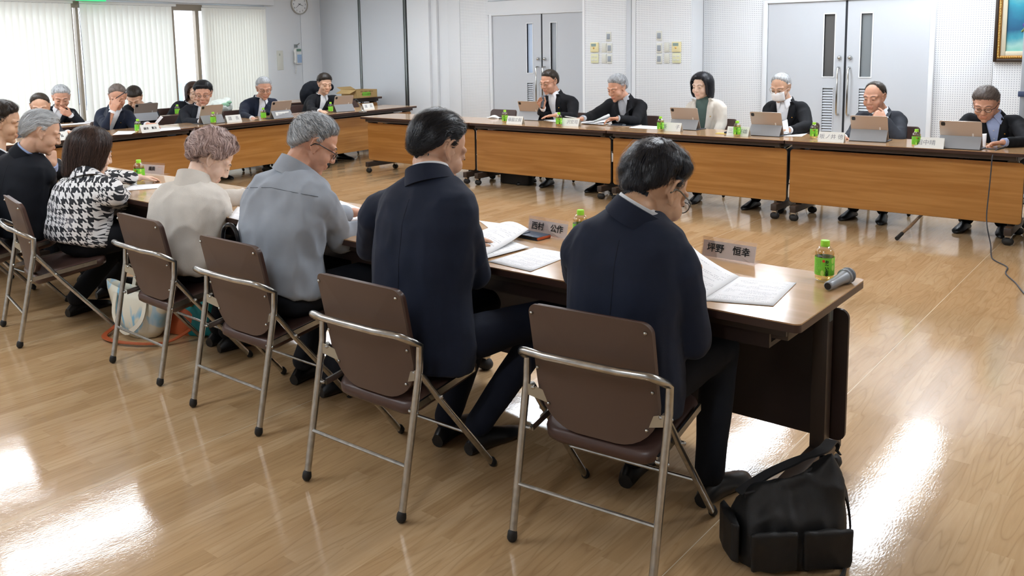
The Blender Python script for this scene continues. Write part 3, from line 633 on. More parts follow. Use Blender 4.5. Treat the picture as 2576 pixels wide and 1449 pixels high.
# ------------------------------------------------------------ folding chairs
VINYL = mat('brown_vinyl_back', '5a483e', .55, bump=.12, bscale=500); VSEAT = mat('brown_vinyl_seat', '4a3630', .35); STRAP = mat('pale_bracket', 'b3aa96', .35, metal=.6)
CHL = 'steel folding chair with brown vinyl back'
def make_chair():
    r = empty('folding_chair', (0, 0, 0), 0, CHL, 'chair', 'brown steel folding chairs')
    # backrest: curved shell, wide at the top, rounded below
    def outline():
        pts = []
        top, bot = .755, .352
        W0, W1 = .203, .203
        for cx, cz, a0, a1, rr in ((W0-.035, top-.035, 0, 90, .035), (-W0+.035, top-.035, 90, 180, .035), (-W1+.135, bot+.135, 180, 270, .135), (W1-.135, bot+.135, 270, 360, .135)):
            for i in range(9):
                a = R(a0+(a1-a0)*i/8); pts.append((cx+rr*math.cos(a), cz+rr*math.sin(a)))
        return pts
    ol = outline()
    def yat(x, z):
        t = max(0, (z-.335)/.42)
        return -.105-.075*t**1.3-.022*(1-(x/.21)**2)
    def shell(y_off, t, k):
        m = MB(); rings = []
        for s_ in (1, .66, .33):
            rings.append([(x*s_*k, yat(x*s_*k, .545+(z-.545)*s_*k)+y_off, .545+(z-.545)*s_*k) for x, z in ol])
        n = len(ol); o = m.add(sum(rings, []), [])
        c0 = m.add([(0, yat(0, .545)+y_off, .545)], [])
        o2 = m.add([(p[0], p[1]+t, p[2]) for rg in rings for p in rg], []); c1 = m.add([(0, yat(0, .545)+y_off+t, .545)], [])
        for j in range(n):
            q = (j+1) % n
            for a in range(2):
                m.f.append((o+a*n+j, o+a*n+q, o+(a+1)*n+q, o+(a+1)*n+j)); m.f.append((o2+a*n+q, o2+a*n+j, o2+(a+1)*n+j, o2+(a+1)*n+q))
            m.f.append((o+2*n+j, o+2*n+q, c0)); m.f.append((o2+2*n+q, o2+2*n+j, c1)); m.f.append((o+q, o+j, o2+j, o2+q))
        return m
    b = shell(0, .010, 1).build('backrest', VINYL, r, smooth=True, auto=.6)
    shell(.010, .016, .985).build('back_pad', VSEAT, r, smooth=True, auto=.9)
    for x, z in ((-.19, .725), (.185, .725), (-.195, .54), (.19, .54), (-.165, .425), (.165, .415)):
        MB().capsule((x, yat(x, z)-.002, z), (x, yat(x, z)+.002, z), .006, .006, 8).build('rivet', STEEL, b, smooth=True)
    # bent rear tube: rear legs and the bar that crosses behind the back
    pts = [(-.235, -.235, .012), (-.238, -.135, .49)]
    for i in range(6):
        a = R(180-90*i/5); pts.append((-.238+.042+.042*math.cos(a), -.130-.072*math.sin(R(90*i/5)), .565+.046*math.sin(R(90*i/5))))
    bar = [(-.12, -.222, .615), (0, -.227, .617), (.12, -.222, .615)]
    full = pts+bar+[(-p[0], p[1], p[2]) for p in reversed(pts)]
    MB().tube(full, .0125, 12).build('rear_frame', STEEL, r, smooth=True)
    for sx in (-1, 1):
        MB().tube([(sx*.225, -.128, .475), (sx*.228, -.05, .37), (sx*.235, .235, .012)], .0115, 10).build('front_leg', STEEL, r, smooth=True)
        MB().capsule((sx*.235, -.235, .0165), (sx*.235, -.2335, .028), .0165, .0155, 12).build('rubber_foot', BLACKM, r, smooth=True)
        MB().capsule((sx*.235, .235, .0155), (sx*.235, .229, .026), .0155, .0145, 12).build('rubber_foot', BLACKM, r, smooth=True)
        MB().plate([(sx*.207, -.15, .335), (sx*.207, .17, .378), (sx*.207, .17, .400), (sx*.207, -.15, .357)], (sx, 0, 0), .008).build('seat_rail', STEEL, r)
        m = MB().plate([(sx*.236, -.152, .452), (sx*.236, -.148, .486), (sx*.17, -.118, .456), (sx*.17, -.122, .424)], (0, 1, 0), .003); m.build('back_bracket', STRAP, r)
        for y, z in ((-.04, .362), (-.135, .47), (-.160, .347)): MB().capsule((sx*.214, y, z), (sx*.245, y, z), .007, .007, 8).build('pivot', STEEL, r, smooth=True)
    MB().tube([(-.232, -.203, .178), (.232, -.203, .178)], .0065, 8).build('rear_crossbar', STEEL, r, smooth=True)
    MB().tube([(-.228, .105, .178), (.228, .105, .178)], .0065, 8).build('front_crossbar', STEEL, r, smooth=True)
    so = rrect(.40, .36, .06, 6)
    s = MB(); s.loft([[(x*k, y*k+.055, z+.13*y-.012*max(0, -(y+.12))/.06) for x, y in so] for k, z in ((.93, .335), (.99, .345), (1, .362), (.98, .375), (.92, .382), (.8, .385))]); s.build('seat', VSEAT, r, smooth=True, auto=1.2)
    return r
C0 = make_chair()
def put_chair(x, y, rz, label, first=[True]):
    if first[0]: o = C0; first[0] = False
    else: o = copy_tree(C0)
    o.location = (x, y, 0); o.rotation_euler = (0, 0, R(rz)); o['label'] = label
    return o
put_chair(-.496, -.855, 5, 'folding chair nearest the camera, under the man in glasses')
put_chair(-1.302, -1.01, 1, 'folding chair under the man with slicked black hair')
put_chair(-2.215, -.90, 0, 'folding chair under the man in the grey shirt')
put_chair(-3.02, -.85, -2, 'folding chair with a tote bag below, under the beige jacket woman')
put_chair(-4.06, -.98, -12, 'folding chair under the woman in houndstooth')
put_chair(-4.78, -.95, 0, 'folding chair under the man with his fist at his mouth, near row')
put_chair(-5.66, -.92, 0, 'folding chair under the black haired man at the left edge')
for x, lb in ((-5.98, 'empty folding chair left of the man with the microphone'), (-4.88, 'folding chair under the man speaking into the microphone'), (-3.97, 'folding chair under the man with the wristwatch and papers'),
              (-3.08, 'folding chair under the woman in the pale jacket'), (-2.23, 'folding chair under the man in the white face mask'), (-1.32, 'folding chair under the balding man resting chin on fist'), (-.44, 'folding chair under the man in glasses at the right edge')):
    put_chair(x, 5.17, 180+random.uniform(-3, 3), lb)
for y, lb in ((.85, 'far chair under the dark haired man half hidden by a grey head'), (1.9, 'far chair under the man holding a pen to his brow'), (2.75, 'far chair under the man in dark glasses'), (3.68, 'far chair under the grey haired man by the clock wall'), (4.75, 'far chair with a dark coat, under the man nearest the partition'), (5.75, 'empty far chair in front of the carton desk')):
    p = cpt(y, 1.02); put_chair(p.x, p.y, -90+4.4, lb)
for x, y, lb in ((-10.25, 1.75, 'second row chair under the man with hand at his mouth'), (-10.3, 2.62, 'second row chair under the man bent over a tablet'), (-10.25, 3.3, 'second row chair under the long haired woman'), (-8.95, 4.25, 'empty chair beside the small bottle in the second row')):
    put_chair(x, y, -90, lb)
# ------------------------------------------------------------ people
def remesh(mb, vox, smooth=3, dec=None, name='m'):
    me = mb.mesh('raw'); o = bpy.data.objects.new('raw', me); COL.objects.link(o)
    m = o.modifiers.new('r', 'REMESH'); m.mode = 'VOXEL'; m.voxel_size = vox; m.use_smooth_shade = True
    if smooth: s_ = o.modifiers.new('s', 'SMOOTH'); s_.factor = .5; s_.iterations = smooth
    if dec: d_ = o.modifiers.new('d', 'DECIMATE'); d_.ratio = dec
    dg = bpy.context.evaluated_depsgraph_get(); r = bpy.data.meshes.new_from_object(o.evaluated_get(dg)); r.name = name
    bpy.data.objects.remove(o); bpy.data.meshes.remove(me)
    for p in r.polygons: p.use_smooth = True
    return r
def bvh_of(me):
    return BVHTree.FromPolygons([v.co.copy() for v in me.vertices], [tuple(p.vertices) for p in me.polygons])
def shift(me, o): me.transform(Matrix.Translation(-o)); me.update()
def crumple(me, amp, sc, seed):
    """cloth creases: ridged noise pushed along the normals"""
    n = len(me.vertices); co_ = np.empty(n*3); me.vertices.foreach_get('co', co_); co_ = co_.reshape(-1, 3)
    no = np.array([tuple(x.vector) for x in me.vertex_normals]); h = np.empty(n); nz = noise.noise
    for i, (x, y, z) in enumerate(co_*sc):
        p = V((x+seed, y+seed*.7, z*.55)); q = nz(p)+.5*nz(p*2.1); h[i] = 1-2.2*abs(q)
    me.vertices.foreach_set('co', (co_+no*(amp*h)[:, None]).ravel()); me.update()
def basis(f, u):
    f = f.normalized(); r = f.cross(u).normalized(); u = r.cross(f)
    return Matrix((r, f, u)).transposed()          # columns: right, forward, up
SKIN = {}
def skin(name, col):
    if name not in SKIN:
        m = mat('skin_'+name, col, .5, bump=.08, bscale=300, var=.06, vscale=30); b = m.node_tree.nodes['Principled BSDF']
        b.inputs['Subsurface Weight'].default_value = .12; b.inputs['Subsurface Radius'].default_value = (.012, .005, .003); b.inputs['Subsurface Scale'].default_value = .6
        SKIN[name] = (m, mat('lip_'+name, tuple(c*k for c, k in zip(hexc(col), (.90, .72, .70))), .45))
    return SKIN[name]
def hair_mat(name, c1, c2, rough=.42):
    if 'hair_'+name in MATS: return MATS['hair_'+name]
    m = bpy.data.materials.new('hair_'+name); t, N, L, b = nodes(m)
    g = N.new('ShaderNodeNewGeometry'); cr = N.new('ShaderNodeValToRGB')
    cr.color_ramp.elements[0].color = (*hexc(c1), 1); cr.color_ramp.elements[1].color = (*hexc(c2), 1)
    L.new(g.outputs['Random Per Island'], cr.inputs[0]); L.new(cr.outputs[0], b.inputs['Base Color'])
    b.inputs['Roughness'].default_value = rough; b.inputs['Specular IOR Level'].default_value = .3
    tc = N.new('ShaderNodeTexCoord'); nz = N.new('ShaderNodeTexNoise'); nz.inputs['Scale'].default_value = 160; nz.inputs['Detail'].default_value = 2; L.new(tc.outputs['Object'], nz.inputs['Vector'])
    bp = N.new('ShaderNodeBump'); bp.inputs['Strength'].default_value = .5; bp.inputs['Distance'].default_value = .002; L.new(nz.outputs['Fac'], bp.inputs['Height']); L.new(bp.outputs[0], b.inputs['Normal'])
    MATS['hair_'+name] = m
    return m
def build_hand(m, wr, d, pn, side, curl=.35, spread=.5, sc=1.0, thumb=.5, fore=None):
    """palm, four jointed fingers of unequal length and a thumb leaving the side of the palm"""
    d = d.normalized(); pn = (pn-d*pn.dot(d)).normalized(); t = d.cross(pn)*side
    L_ = .082*sc
    for i, (ln, r_) in enumerate(((.070, .0085), (.077, .0088), (.072, .0083), (.056, .0074))):
        o = (1.5-i)*.0195*sc; k0 = wr+t*(o*.62)+d*.008*sc; k1 = wr+t*o+d*(L_-abs(i-1.2)*.004*sc)
        m.capsule(k0, k1, .0165*sc, .0115*sc, 8)
        ang = R((1.5-i)*5*spread); fd = (d*math.cos(ang)+t*math.sin(ang)).normalized(); p = k1
        for j, (fr, a) in enumerate(((.46, 55), (.30, 62), (.24, 40))):
            c = R(a*curl*(1+.12*i)); fd = (fd*math.cos(c)+pn*math.sin(c)).normalized() if True else fd
            q = p+fd*ln*sc*fr*1.08; m.capsule(p, q, r_*sc*(1.05-.1*j), r_*sc*(.95-.12*j), 8); p = q
            pn2 = pn
    m.capsule(wr+d*.045*sc, wr+d*.07*sc-t*.02*sc, .014*sc, .013*sc, 8)
    td = (d*.62+t*.7+pn*.35*thumb).normalized(); p = wr+t*.024*sc+d*.016*sc
    q = p+td*.042*sc; m.capsule(p, q, .0145*sc, .0105*sc, 8)
    td2 = (d*.9+t*.25+pn*.5*thumb).normalized(); q2 = q+td2*.030*sc; m.capsule(q, q2, .010*sc, .0095*sc, 8); m.capsule(q2, q2+td2*.02*sc, .0095*sc, .0075*sc, 8)
def head_shapes(m, c, B, s, male=True, wide=1.0):
    P_ = lambda x, y, z: c+B @ V((x*s*wide, y*s, z*s))
    E = lambda p, r: m.ell(P_(*p), (r[0]*s*wide, r[1]*s, r[2]*s), B, 18, 12)
    E((0, -.012, .03), (.076, .097, .086)); E((0, .024, -.028), (.066, .064, .086)); E((0, .034, -.074), (.052, .050, .040))
    m.ell(P_(0, .070, -.100), (.022*s, .018*s, .017*s), B)
    for x in (-1, 1):
        E((x*.040, .052, -.034), (.027, .032, .030))
        E((x*.031, .079, .001), (.0165, .012, .0105))                   # eye lids
        E((x*.0125, .094, -.035), (.009, .010, .008))                   # nostril wings
        m.capsule(P_(x*.050, .066, .022), P_(x*.012, .086, .021), .0105*s, .0095*s)
        # ear: rim, lobe and inner plate
        rim = [(.074, .010, .012), (.082, .006, .028), (.086, -.010, .033), (.087, -.022, .020), (.084, -.022, 0), (.078, -.010, -.022), (.074, .002, -.032)]
        for a, b in zip(rim[:-1], rim[1:]): m.capsule(P_(x*a[0], a[1], a[2]), P_(x*b[0], b[1], b[2]), .0048*s, .0048*s, 8)
        m.ell(P_(x*.0755, -.008, .0), (.006*s, .016*s, .027*s), B); m.ell(P_(x*.075, .003, -.030), (.006*s, .008*s, .009*s), B)
        m.capsule(P_(x*.076, .012, -.004), P_(x*.074, .008, -.016), .005*s, .005*s, 6)
    m.capsule(P_(0, .086, .012), P_(0, .1025, -.031), .0085*s, .0118*s)
    m.capsule(P_(-.019, .083, -.060), P_(.019, .083, -.060), .0075*s, .0075*s); m.capsule(P_(0, .089, -.061), P_(0, .089, -.062), .008*s)
    m.capsule(P_(-.015, .084, -.072), P_(.015, .084, -.072), .0085*s, .0085*s)
def knots(k, x):
    for (a, va), (b, vb) in zip(k[:-1], k[1:]):
        if x <= b: t = (x-a)/(b-a); t = max(0, min(1, t)); return va+(vb-va)*(t*t*(3-2*t))
    return k[-1][1]
HAIRLINES = {   # azimuth from the face (deg) -> lowest elevation the hair reaches (deg)
    'short': [(0, 31), (25, 30), (45, 26), (60, 14), (72, -10), (84, -20), (97, 3), (110, -22), (130, -38), (150, -50), (180, -57)],
    'low':   [(0, 24), (25, 23), (45, 20), (60, 8), (72, -12), (84, -22), (97, 2), (110, -24), (130, -40), (150, -50), (180, -57)],
    'reced': [(0, 46), (20, 42), (38, 34), (56, 22), (72, -4), (84, -16), (97, 3), (110, -22), (130, -42), (180, -58)],
    'bald':  [(0, 62), (30, 58), (48, 40), (62, 18), (74, -6), (84, -16), (97, 3), (110, -22), (130, -42), (180, -58)],
    'bob':   [(0, 30), (22, 30), (40, 22), (50, -10), (58, -56), (80, -64), (110, -67), (180, -70)],
    'perm':  [(0, 30), (25, 28), (45, 16), (62, -8), (80, -16), (97, -4), (112, -30), (140, -50), (180, -62)],
}
def make_hair(head_bvh, c, B, s, style, root, hm, thick, strands, flow, off, width=.0016, slen=.05, lumps=0, tuck=0, seed=1, wide=1.0, name='hair'):
    rnd = random.Random(seed)
    hc = c+B @ V((0, -.012*s, .03*s)); kn = HAIRLINES[style]
    Binv = B.transposed()
    def base(d):            # d in head frame: distance of the scalp from the skull centre
        re = 1/math.sqrt((d.x/(.076*s*wide))**2+(d.y/(.097*s))**2+(d.z/(.086*s))**2)
        wd = B @ d
        h = head_bvh.ray_cast(hc, wd, .4)
        rh = h[3] if h[0] is not None else re
        return min(max(rh, re*.96), re*(1.2+.5*max(0, min(1, (-d.z-.1)/.35))*max(0, min(1, -d.y/.35))))
    def outer(d):
        az = abs(math.degrees(math.atan2(d.x, d.y))); el = math.degrees(math.asin(max(-1, min(1, d.z))))
        lim = knots(kn, az); m_ = (el-lim)/8.0; m_ = max(-1.0, min(1.0, m_))
        b = base(d)
        t = thick*(1.0 if el > 20 else .85)
        if style == 'bob':
            rr = 1/math.sqrt((d.x/(.108*s))**2+(d.y/(.120*s))**2+(d.z/((.108 if d.z > 0 else .33)*s))**2)
            t = max(thick*.7, rr-b)
        if style in ('short', 'low') and d.y < .1 and d.z < .1 and az > 105:      # fuller hair at the nape
            rr = 1/math.sqrt((d.x/(.083*s*wide))**2+(d.y/(.106*s))**2+(d.z/(.135*s))**2); t = max(t, (rr-b)*min(1, (az-105)/20))
        if style == 'perm':
            rr = 1/math.sqrt((d.x/(.104*s))**2+((d.y-.01)/(.122*s))**2+(d.z/((.112 if d.z > 0 else .11)*s))**2); t = max(thick*.7, rr-b)
        t += .0022*s*noise.noise(V((d.x*14, d.y*9, d.z*14))+V((seed*2, 0, 0)))+.0012*s*noise.noise(d*30)
        if lumps: t += lumps*noise.noise(d*5.5+V((seed, 0, 0)))+lumps*.5*noise.noise(d*12)
        e = el-lim
        if m_ <= 0: return b-.012+(.012)*(m_+1)*.6, m_
        if style in ('bob', 'perm'): k_ = min(1, e/10)**.5
        else:
            full = 15 if az < 50 else (34 if az < 112 else 16)
            k_ = min(1, e/full)**.6
            if 50 < az < 112 and el < 12: t = min(t, .0035*s)
        return b-.0035+(t+.0035)*k_, m_
    NA, NE = 64, 40
    Rg = np.zeros((NE+1, NA)); Mg = np.zeros((NE+1, NA)); rings = []
    for i in range(NE+1):
        el = -74+162*i/NE; rg = []
        for j in range(NA):
            az = 2*PI*j/NA-PI
            d = V((math.sin(az)*math.cos(R(el)), math.cos(az)*math.cos(R(el)), math.sin(R(el))))
            r_, m_ = outer(d); rg.append(tuple(hc+B @ (d*r_)-off)); Rg[i, j] = r_; Mg[i, j] = m_
        rings.append(rg)
    mb = MB(); mb.loft(rings); keep = []
    for k, f in enumerate(mb.f):     # drop the cap faces that lie well outside the hairline
        if len(f) == 4:
            i, j = divmod(k, NA)
            if Mg[i, j] < -.75 and Mg[min(i+1, NE), j] < -.75: continue
        elif k == NE*NA: continue
        keep.append(f)
    mb.f = keep
    ho = link(name, mb.mesh(name), hm, root)
    # locks: thin tapering ribbons that follow the comb direction over the cap
    def sample(d):
        fi = np.clip((np.degrees(np.arcsin(np.clip(d[:, 2], -1, 1)))+74)/162*NE, 0, NE-.001); fj = ((np.arctan2(d[:, 0], d[:, 1])+PI)/(2*PI)*NA) % NA
        i0 = fi.astype(int); j0 = fj.astype(int) % NA; j1 = (j0+1) % NA; u = fi-i0; v = fj-np.floor(fj)
        g = lambda G: G[i0, j0]*(1-u)*(1-v)+G[i0+1, j0]*u*(1-v)+G[i0, j1]*(1-u)*v+G[i0+1, j1]*u*v
        return g(Rg), g(Mg)
    rn = np.random.default_rng(seed); n = strands
    z = rn.uniform(-.93, 1, n); a = rn.uniform(-PI, PI, n); q = np.sqrt(1-z*z); d = np.stack([q*np.sin(a), q*np.cos(a), z], 1)
    _, m0 = sample(d); d = d[m0 > .12]; n = len(d)
    if n:
        K = 6; azs = np.degrees(np.abs(np.arctan2(d[:, 0], d[:, 1]))); Ls = slen*s*rn.uniform(.6, 1.3, n)*(1 if style in ('bob', 'perm') else np.where((azs > 50) & (azs < 118) & (d[:, 2] < .25), .3, np.where(d[:, 2] < -.3, .5, 1))); wd = width*s*rn.uniform(.6, 1.4, n); lift = rn.uniform(0, 1, n)**2*.0065*s; jit = rn.normal(0, .2, (n, 3))
        Bm = np.array(B); hcn = np.array(hc-off); P = np.zeros((n, K, 3)); Nn = np.zeros((n, K, 3))
        for i in range(K):
            r_, m_ = sample(d)
            P[:, i] = hcn+(d*(r_+lift+.0012*s+.004*tuck*s*(i/K)**2)[:, None]) @ Bm.T; Nn[:, i] = d @ Bm.T
            fl = flow(d)+jit; fl = fl-d*(fl*d).sum(1)[:, None]; fl /= np.linalg.norm(fl, axis=1)[:, None]+1e-6
            d = d+fl*(Ls/K/r_)[:, None]; d /= np.linalg.norm(d, axis=1)[:, None]
        T = np.gradient(P, axis=1); sd = np.cross(T, Nn); sd /= np.linalg.norm(sd, axis=2)[:, :, None]+1e-9
        ww = wd[:, None, None]*(1-.75*np.arange(K)/(K-1))[None, :, None]*.5
        VV = np.stack([P-sd*ww, P+sd*ww], 2).reshape(-1, 3)
        base_i = (np.arange(n)*K*2)[:, None]+2*np.arange(K-1)[None, :]
        FF = np.stack([base_i, base_i+1, base_i+3, base_i+2], 2).reshape(-1, 4)
        me = bpy.data.meshes.new('hair_strands'); me.from_pydata(VV.tolist(), [], FF.tolist()); me.update()
        for p in me.polygons: p.use_smooth = True
        so = link('hair_strands', me, hm, ho); so['kind'] = 'stuff'
    return ho
def _t(*c): return np.stack(np.broadcast_arrays(*c), 1).astype(float)
def fl_crown(cx=.1, cy=-.55, cz=.83, down=.35, side=0.0):
    w_ = np.array((cx, cy, cz)); w_ = w_/np.linalg.norm(w_)
    def f(d): v = d-w_; return v/(np.linalg.norm(v, axis=1)[:, None]+1e-6)+np.array((side, 0, -down))
    return f
def fl_back(d): return _t(.12, -1.0, np.where(d[:, 1] > -.3, -.25, -.9))
def fl_fwd(d): return _t(np.full(len(d), .25), .9, -.35)
def fl_down(d): return _t(d[:, 0]*.6, d[:, 1]*.4, -1)
def fl_perm(d): return _t(.4+.5*np.sin(9*d[:, 2]+4*d[:, 0]), .5, -.5+.7*np.sin(7*d[:, 1]+3*d[:, 0]))
def ring_el(c, r, f, a, b, n=28, p=2.3):
    out = []
    for j in range(n):
        t = 2*PI*j/n; cx, sy = math.cos(t), math.sin(t)
        k = (abs(cx)**p+abs(sy)**p)**(-1/p)
        out.append(c+r*(a*cx*k)+f*(b*sy*k))
    return out
def band(c, B, r0, r1, h, t, gap=0, n=36, tilt=0):
    """open collar band round the neck: c centre, radii at bottom/top, height h"""
    m = MB(); pts = []
    g = R(gap)
    for i in range(n+1):
        a = PI/2+g+(2*PI-2*g)*i/n; dx, dy = math.cos(a), math.sin(a)
        rise = tilt*(-dy)
        ps = []
        for rr, z in ((r0, 0), (r1, h+rise), (r1-t, h+rise), (r0-t, 0)): ps.append(c+B @ V((dx*rr*1.0, dy*rr*1.08, z)))
        pts.append(ps)
    o = m.add(sum(pts, []), [])
    for i in range(n):
        for k in range(4): q = (k+1) % 4; m.f.append((o+i*4+k, o+i*4+q, o+(i+1)*4+q, o+(i+1)*4+k))
    m.f.append((o+3, o+2, o+1, o)); m.f.append((o+n*4, o+n*4+1, o+n*4+2, o+n*4+3))
    return m
def shoe(m, heel, d, s=1.0):
    """one leather shoe, heel point on the floor, d = toe direction"""
    d = V((d.x, d.y, 0)).normalized(); r = V((d.y, -d.x, 0)); u = V((0, 0, 1)); rings = []
    for y, w_, h in ((0, .026, .05), (.03, .034, .075), (.08, .036, .09), (.13, .040, .075), (.18, .047, .058), (.23, .044, .045), (.265, .030, .035), (.28, .012, .02)):
        rg = []
        for j in range(14):
            a = 2*PI*j/14; z = .5*h*(1+math.sin(a)); rg.append(V(heel)+d*y*s+r*(w_*math.cos(a)*(1.0 if math.sin(a) < .2 else .85))*s+u*(max(.002, z)*s))
        rings.append(rg)
    m.loft(rings)
    return m
def person(name, label, yaw, H, N, HD, SL, SR, EL, ER, WL, WR, skin_c, hair, hairmat, thick=.012, hyaw=0, hpitch=20, hroll=0, hs=1.05, style='suit',
           cloth='navy', shirt='white_shirt', trousers='dark_trousers', KL=None, KR=None, AL=None, AR=None, vox=.012, handL=None, handR=None, strands=900, flow=None, open_v=True,
           glasses=None, wide=1.0, torso=(1.0, 1.0), male=True, group=None, v_bot=.30, v_w=.060, brow='2a2422', hoff=0, slen=.05, lumps=0, hwidth=.0021, tuck=0, legs=True, sleeve=1.0, seed=1, crease=.0055, mask=False, pin=True, body_vox=.006, hem=-.17):
    root = empty('person', (H.x, H.y, 0), 0, label, 'person', group); off = V((H.x, H.y, 0))
    ps = R(yaw); F = V((-math.sin(ps), math.cos(ps), 0)); RT = V((math.cos(ps), math.sin(ps), 0)); U = V((0, 0, 1))
    sk, lip = skin(*skin_c)
    # head frame
    a = ps+R(hyaw); hf = V((-math.sin(a)*math.cos(R(hpitch)), math.cos(a)*math.cos(R(hpitch)), -math.sin(R(hpitch))))
    hr = V((math.cos(a), math.sin(a), 0)); hu = hr.cross(hf); hr2 = hr*math.cos(R(hroll))-hu*math.sin(R(hroll)); hu2 = hr2.cross(hf)
    B = Matrix((hr2, hf, hu2)).transposed()
    sp = (N-H); spn = sp.normalized(); r_t = (SR-SL); r_t = (r_t-spn*r_t.dot(spn)).normalized(); f_t = spn.cross(r_t)*1.0
    if f_t.dot(F) < 0: f_t = -f_t
    # ---- body: head, neck, trunk core, arms, hands as one surface
    m = MB(); head_shapes(m, HD, B, hs, male, wide)
    nk = .056 if male else .048
    m.capsule(HD+B @ V((0, -.022*hs, -.055*hs)), N+f_t*.012, nk, nk*1.1); m.capsule(N+f_t*.01, N-spn*.05+f_t*.01, nk*1.1, .058)
    m.capsule(N-spn*.07, H+spn*.03, .058, .075, 14); m.capsule(SL, SR, .04, .04)
    hands = []
    for sd, S_, E_, W_, hd in ((-1, SL, EL, WL, handL), (1, SR, ER, WR, handR)):
        m.capsule(S_, E_, .036, .032); m.capsule(E_, W_, .034, .024)
        h_ = dict(d=None, pn=None, curl=.35, sc=1.0 if male else .9); h_.update(hd or {})
        d_ = V(h_['d']) if h_['d'] is not None else (W_-E_).normalized()*.8+F*.3; pn_ = V(h_['pn']) if h_['pn'] is not None else V((0, 0, -1))
        build_hand(m, W_, d_, pn_, sd, h_['curl'], h_.get('spread', .5), h_['sc'], h_.get('thumb', .5))
    bm_ = remesh(m, body_vox, 2, .45, 'body')
    hb = bvh_of(bm_)
    Bi = B.transposed()
    for p in bm_.polygons:
        q = Bi @ (p.center-HD)/hs
        if abs(q.x) < .024-.25*abs(q.z+.066) and -.079 < q.z < -.054 and q.y > .07: p.material_index = 1
    shift(bm_, off); body = link('body', bm_, [sk, lip], root)
    P_ = lambda x, y, z: HD+B @ V((x*hs*wide, y*hs, z*hs))
    # ---- eyes, brows
    bc = mat('brow_'+brow, brow, .6)
    for x in (-1, 1):
        e = MB(); e.ell(P_(x*.031, .0888, -.003)-off, (.0115*hs, .0030*hs, .0026*hs), B, 12, 8)
        e.build('eye', mat('eye_dark', '1c1512', .2), root, smooth=True)
        pts = []
        for xx, zz in ((.014, .020), (.026, .0255), (.040, .0245), (.050, .019)):
            o_ = P_(x*xx, .16, zz); h = hb.ray_cast(o_, -(B @ V((0, 1, 0))), .2)
            pts.append(((h[0] if h[0] is not None else P_(x*xx, .085, zz))+B @ V((0, .0005, 0)))-off)
        MB().tube(pts, [.0016*hs, .0026*hs, .0022*hs, .0008*hs], 6).build('eyebrow', bc, root, smooth=True)
    # ---- hair
    ho = make_hair(hb, HD, B, hs, hair, root, hairmat, thick*hs, strands, flow or fl_crown(), off, hwidth, slen, lumps, tuck, seed, wide)
    # ---- glasses
    if glasses:
        gm, gr, gt = glasses; g_ = MB()
        def rim(x):
            return [P_(x*.033+.022*math.cos(2*PI*i/20), .098-.004*abs(math.cos(2*PI*i/20)), -.004+.0155*math.sin(2*PI*i/20))-off for i in range(20)]
        for x in (-1, 1): g_.tube(rim(x), gt, 6, True)
        g_.tube([P_(-.011, .1, .0)-off, P_(0, .103, .003)-off, P_(.011, .1, .0)-off], gt, 6)
        gf = g_.build('glasses', gm, root, smooth=True)
        for x in (-1, 1):
            MB().tube([P_(x*.055, .096, .003)-off, P_(x*.072, .075, .006)-off, P_(x*.083, .01, .010)-off, P_(x*.085, -.01, .006)-off, P_(x*.084, -.022, -.010)-off], gt*1.4, 6).build('temple', gm, gf, smooth=True)
            MB().lathe([(.0205*hs, 0), (.0205*hs, .0006)], 20)
            L0 = rim(x); MB().plate(L0, -(B @ V((0, 1, 0))), .0006).build('lens', clear('lens_glass', .94), gf)
    if mask:
        k = MB(); rows = []
        for z in range(8):
            row = []
            for x in range(13):
                xx = -.062+.124*x/12; zz = -.012-.085*z/7
                b_ = max(0, 1-(xx/.074)**2); vv = z/7
                row.append(P_(xx, .040+.078*b_**.8*(1-.28*(2*vv-.9)**2)+.004*math.sin(3*PI*vv)*b_, zz)-off)
            rows.append(row)
        o_ = k.add(sum(rows, []), []); k.f += [(o_+i*13+j, o_+i*13+j+1, o_+(i+1)*13+j+1, o_+(i+1)*13+j) for i in range(7) for j in range(12)]
        ko = k.build('face_mask', mat('mask_white', 'f0f1f2', .7), root, smooth=True); md = ko.modifiers.new('s', 'SOLIDIFY'); md.thickness = .002
        for x in (-1, 1):
            for z in (-.016, -.075): MB().tube([P_(x*.06, .045, z)-off, P_(x*.08, .012, -.012+(z+.045)*.4)-off], .0012, 5).build('ear_loop', MATS['mask_white'], ko)
    # ---- upper garment
    ta, tb = torso
    def trunk(mb, k=1.0, hem=hem, dk=0.0):
        prof = [(hem, .186, .135), (.0, .190, .142), (.16, .182, .138), (.32, .172, .132), (.52, .180, .130), (.70, .186, .126), (.82, .180, .115), (.90, .155, .098), (.96, .105, .082), (1.0, .075, .070)]
        ln = sp.length; rings = []
        for t, a_, b_ in prof:
            c = H+spn*(t*ln)+f_t*(.030*math.sin(PI*min(1, max(0, t)))*-1+.02)
            rings.append(ring_el(c, r_t, f_t, a_*ta*k+dk, b_*tb*k+dk))
        mb.loft(rings)
    cm = MATS[cloth]
    j = MB(); trunk(j)
    for sd, S_, E_, W_ in ((-1, SL, EL, WL), (1, SR, ER, WR)):
        base_ = N-spn*.055+f_t*.0
        j.capsule(base_+(S_-base_)*.35, S_-(S_-base_).normalized()*.015, .062, .060)
        j.capsule(S_-(S_-base_).normalized()*.02, S_-spn*.03, .062, .068)
        j.capsule(S_-spn*.03, E_, .066*sleeve, .054*sleeve); e2 = E_+(W_-E_)*.84; j.capsule(E_, e2, .054*sleeve, .040*sleeve)
    jm = remesh(j, vox, 3, None, 'jacket'); jm.update()
    crumple(jm, crease, 7.5, seed*3.1); jm.update()
    nm = {'suit': 'jacket', 'shirt': 'work_shirt', 'coat': 'linen_jacket', 'top': 'blouse', 'blazer': 'jacket'}[style]
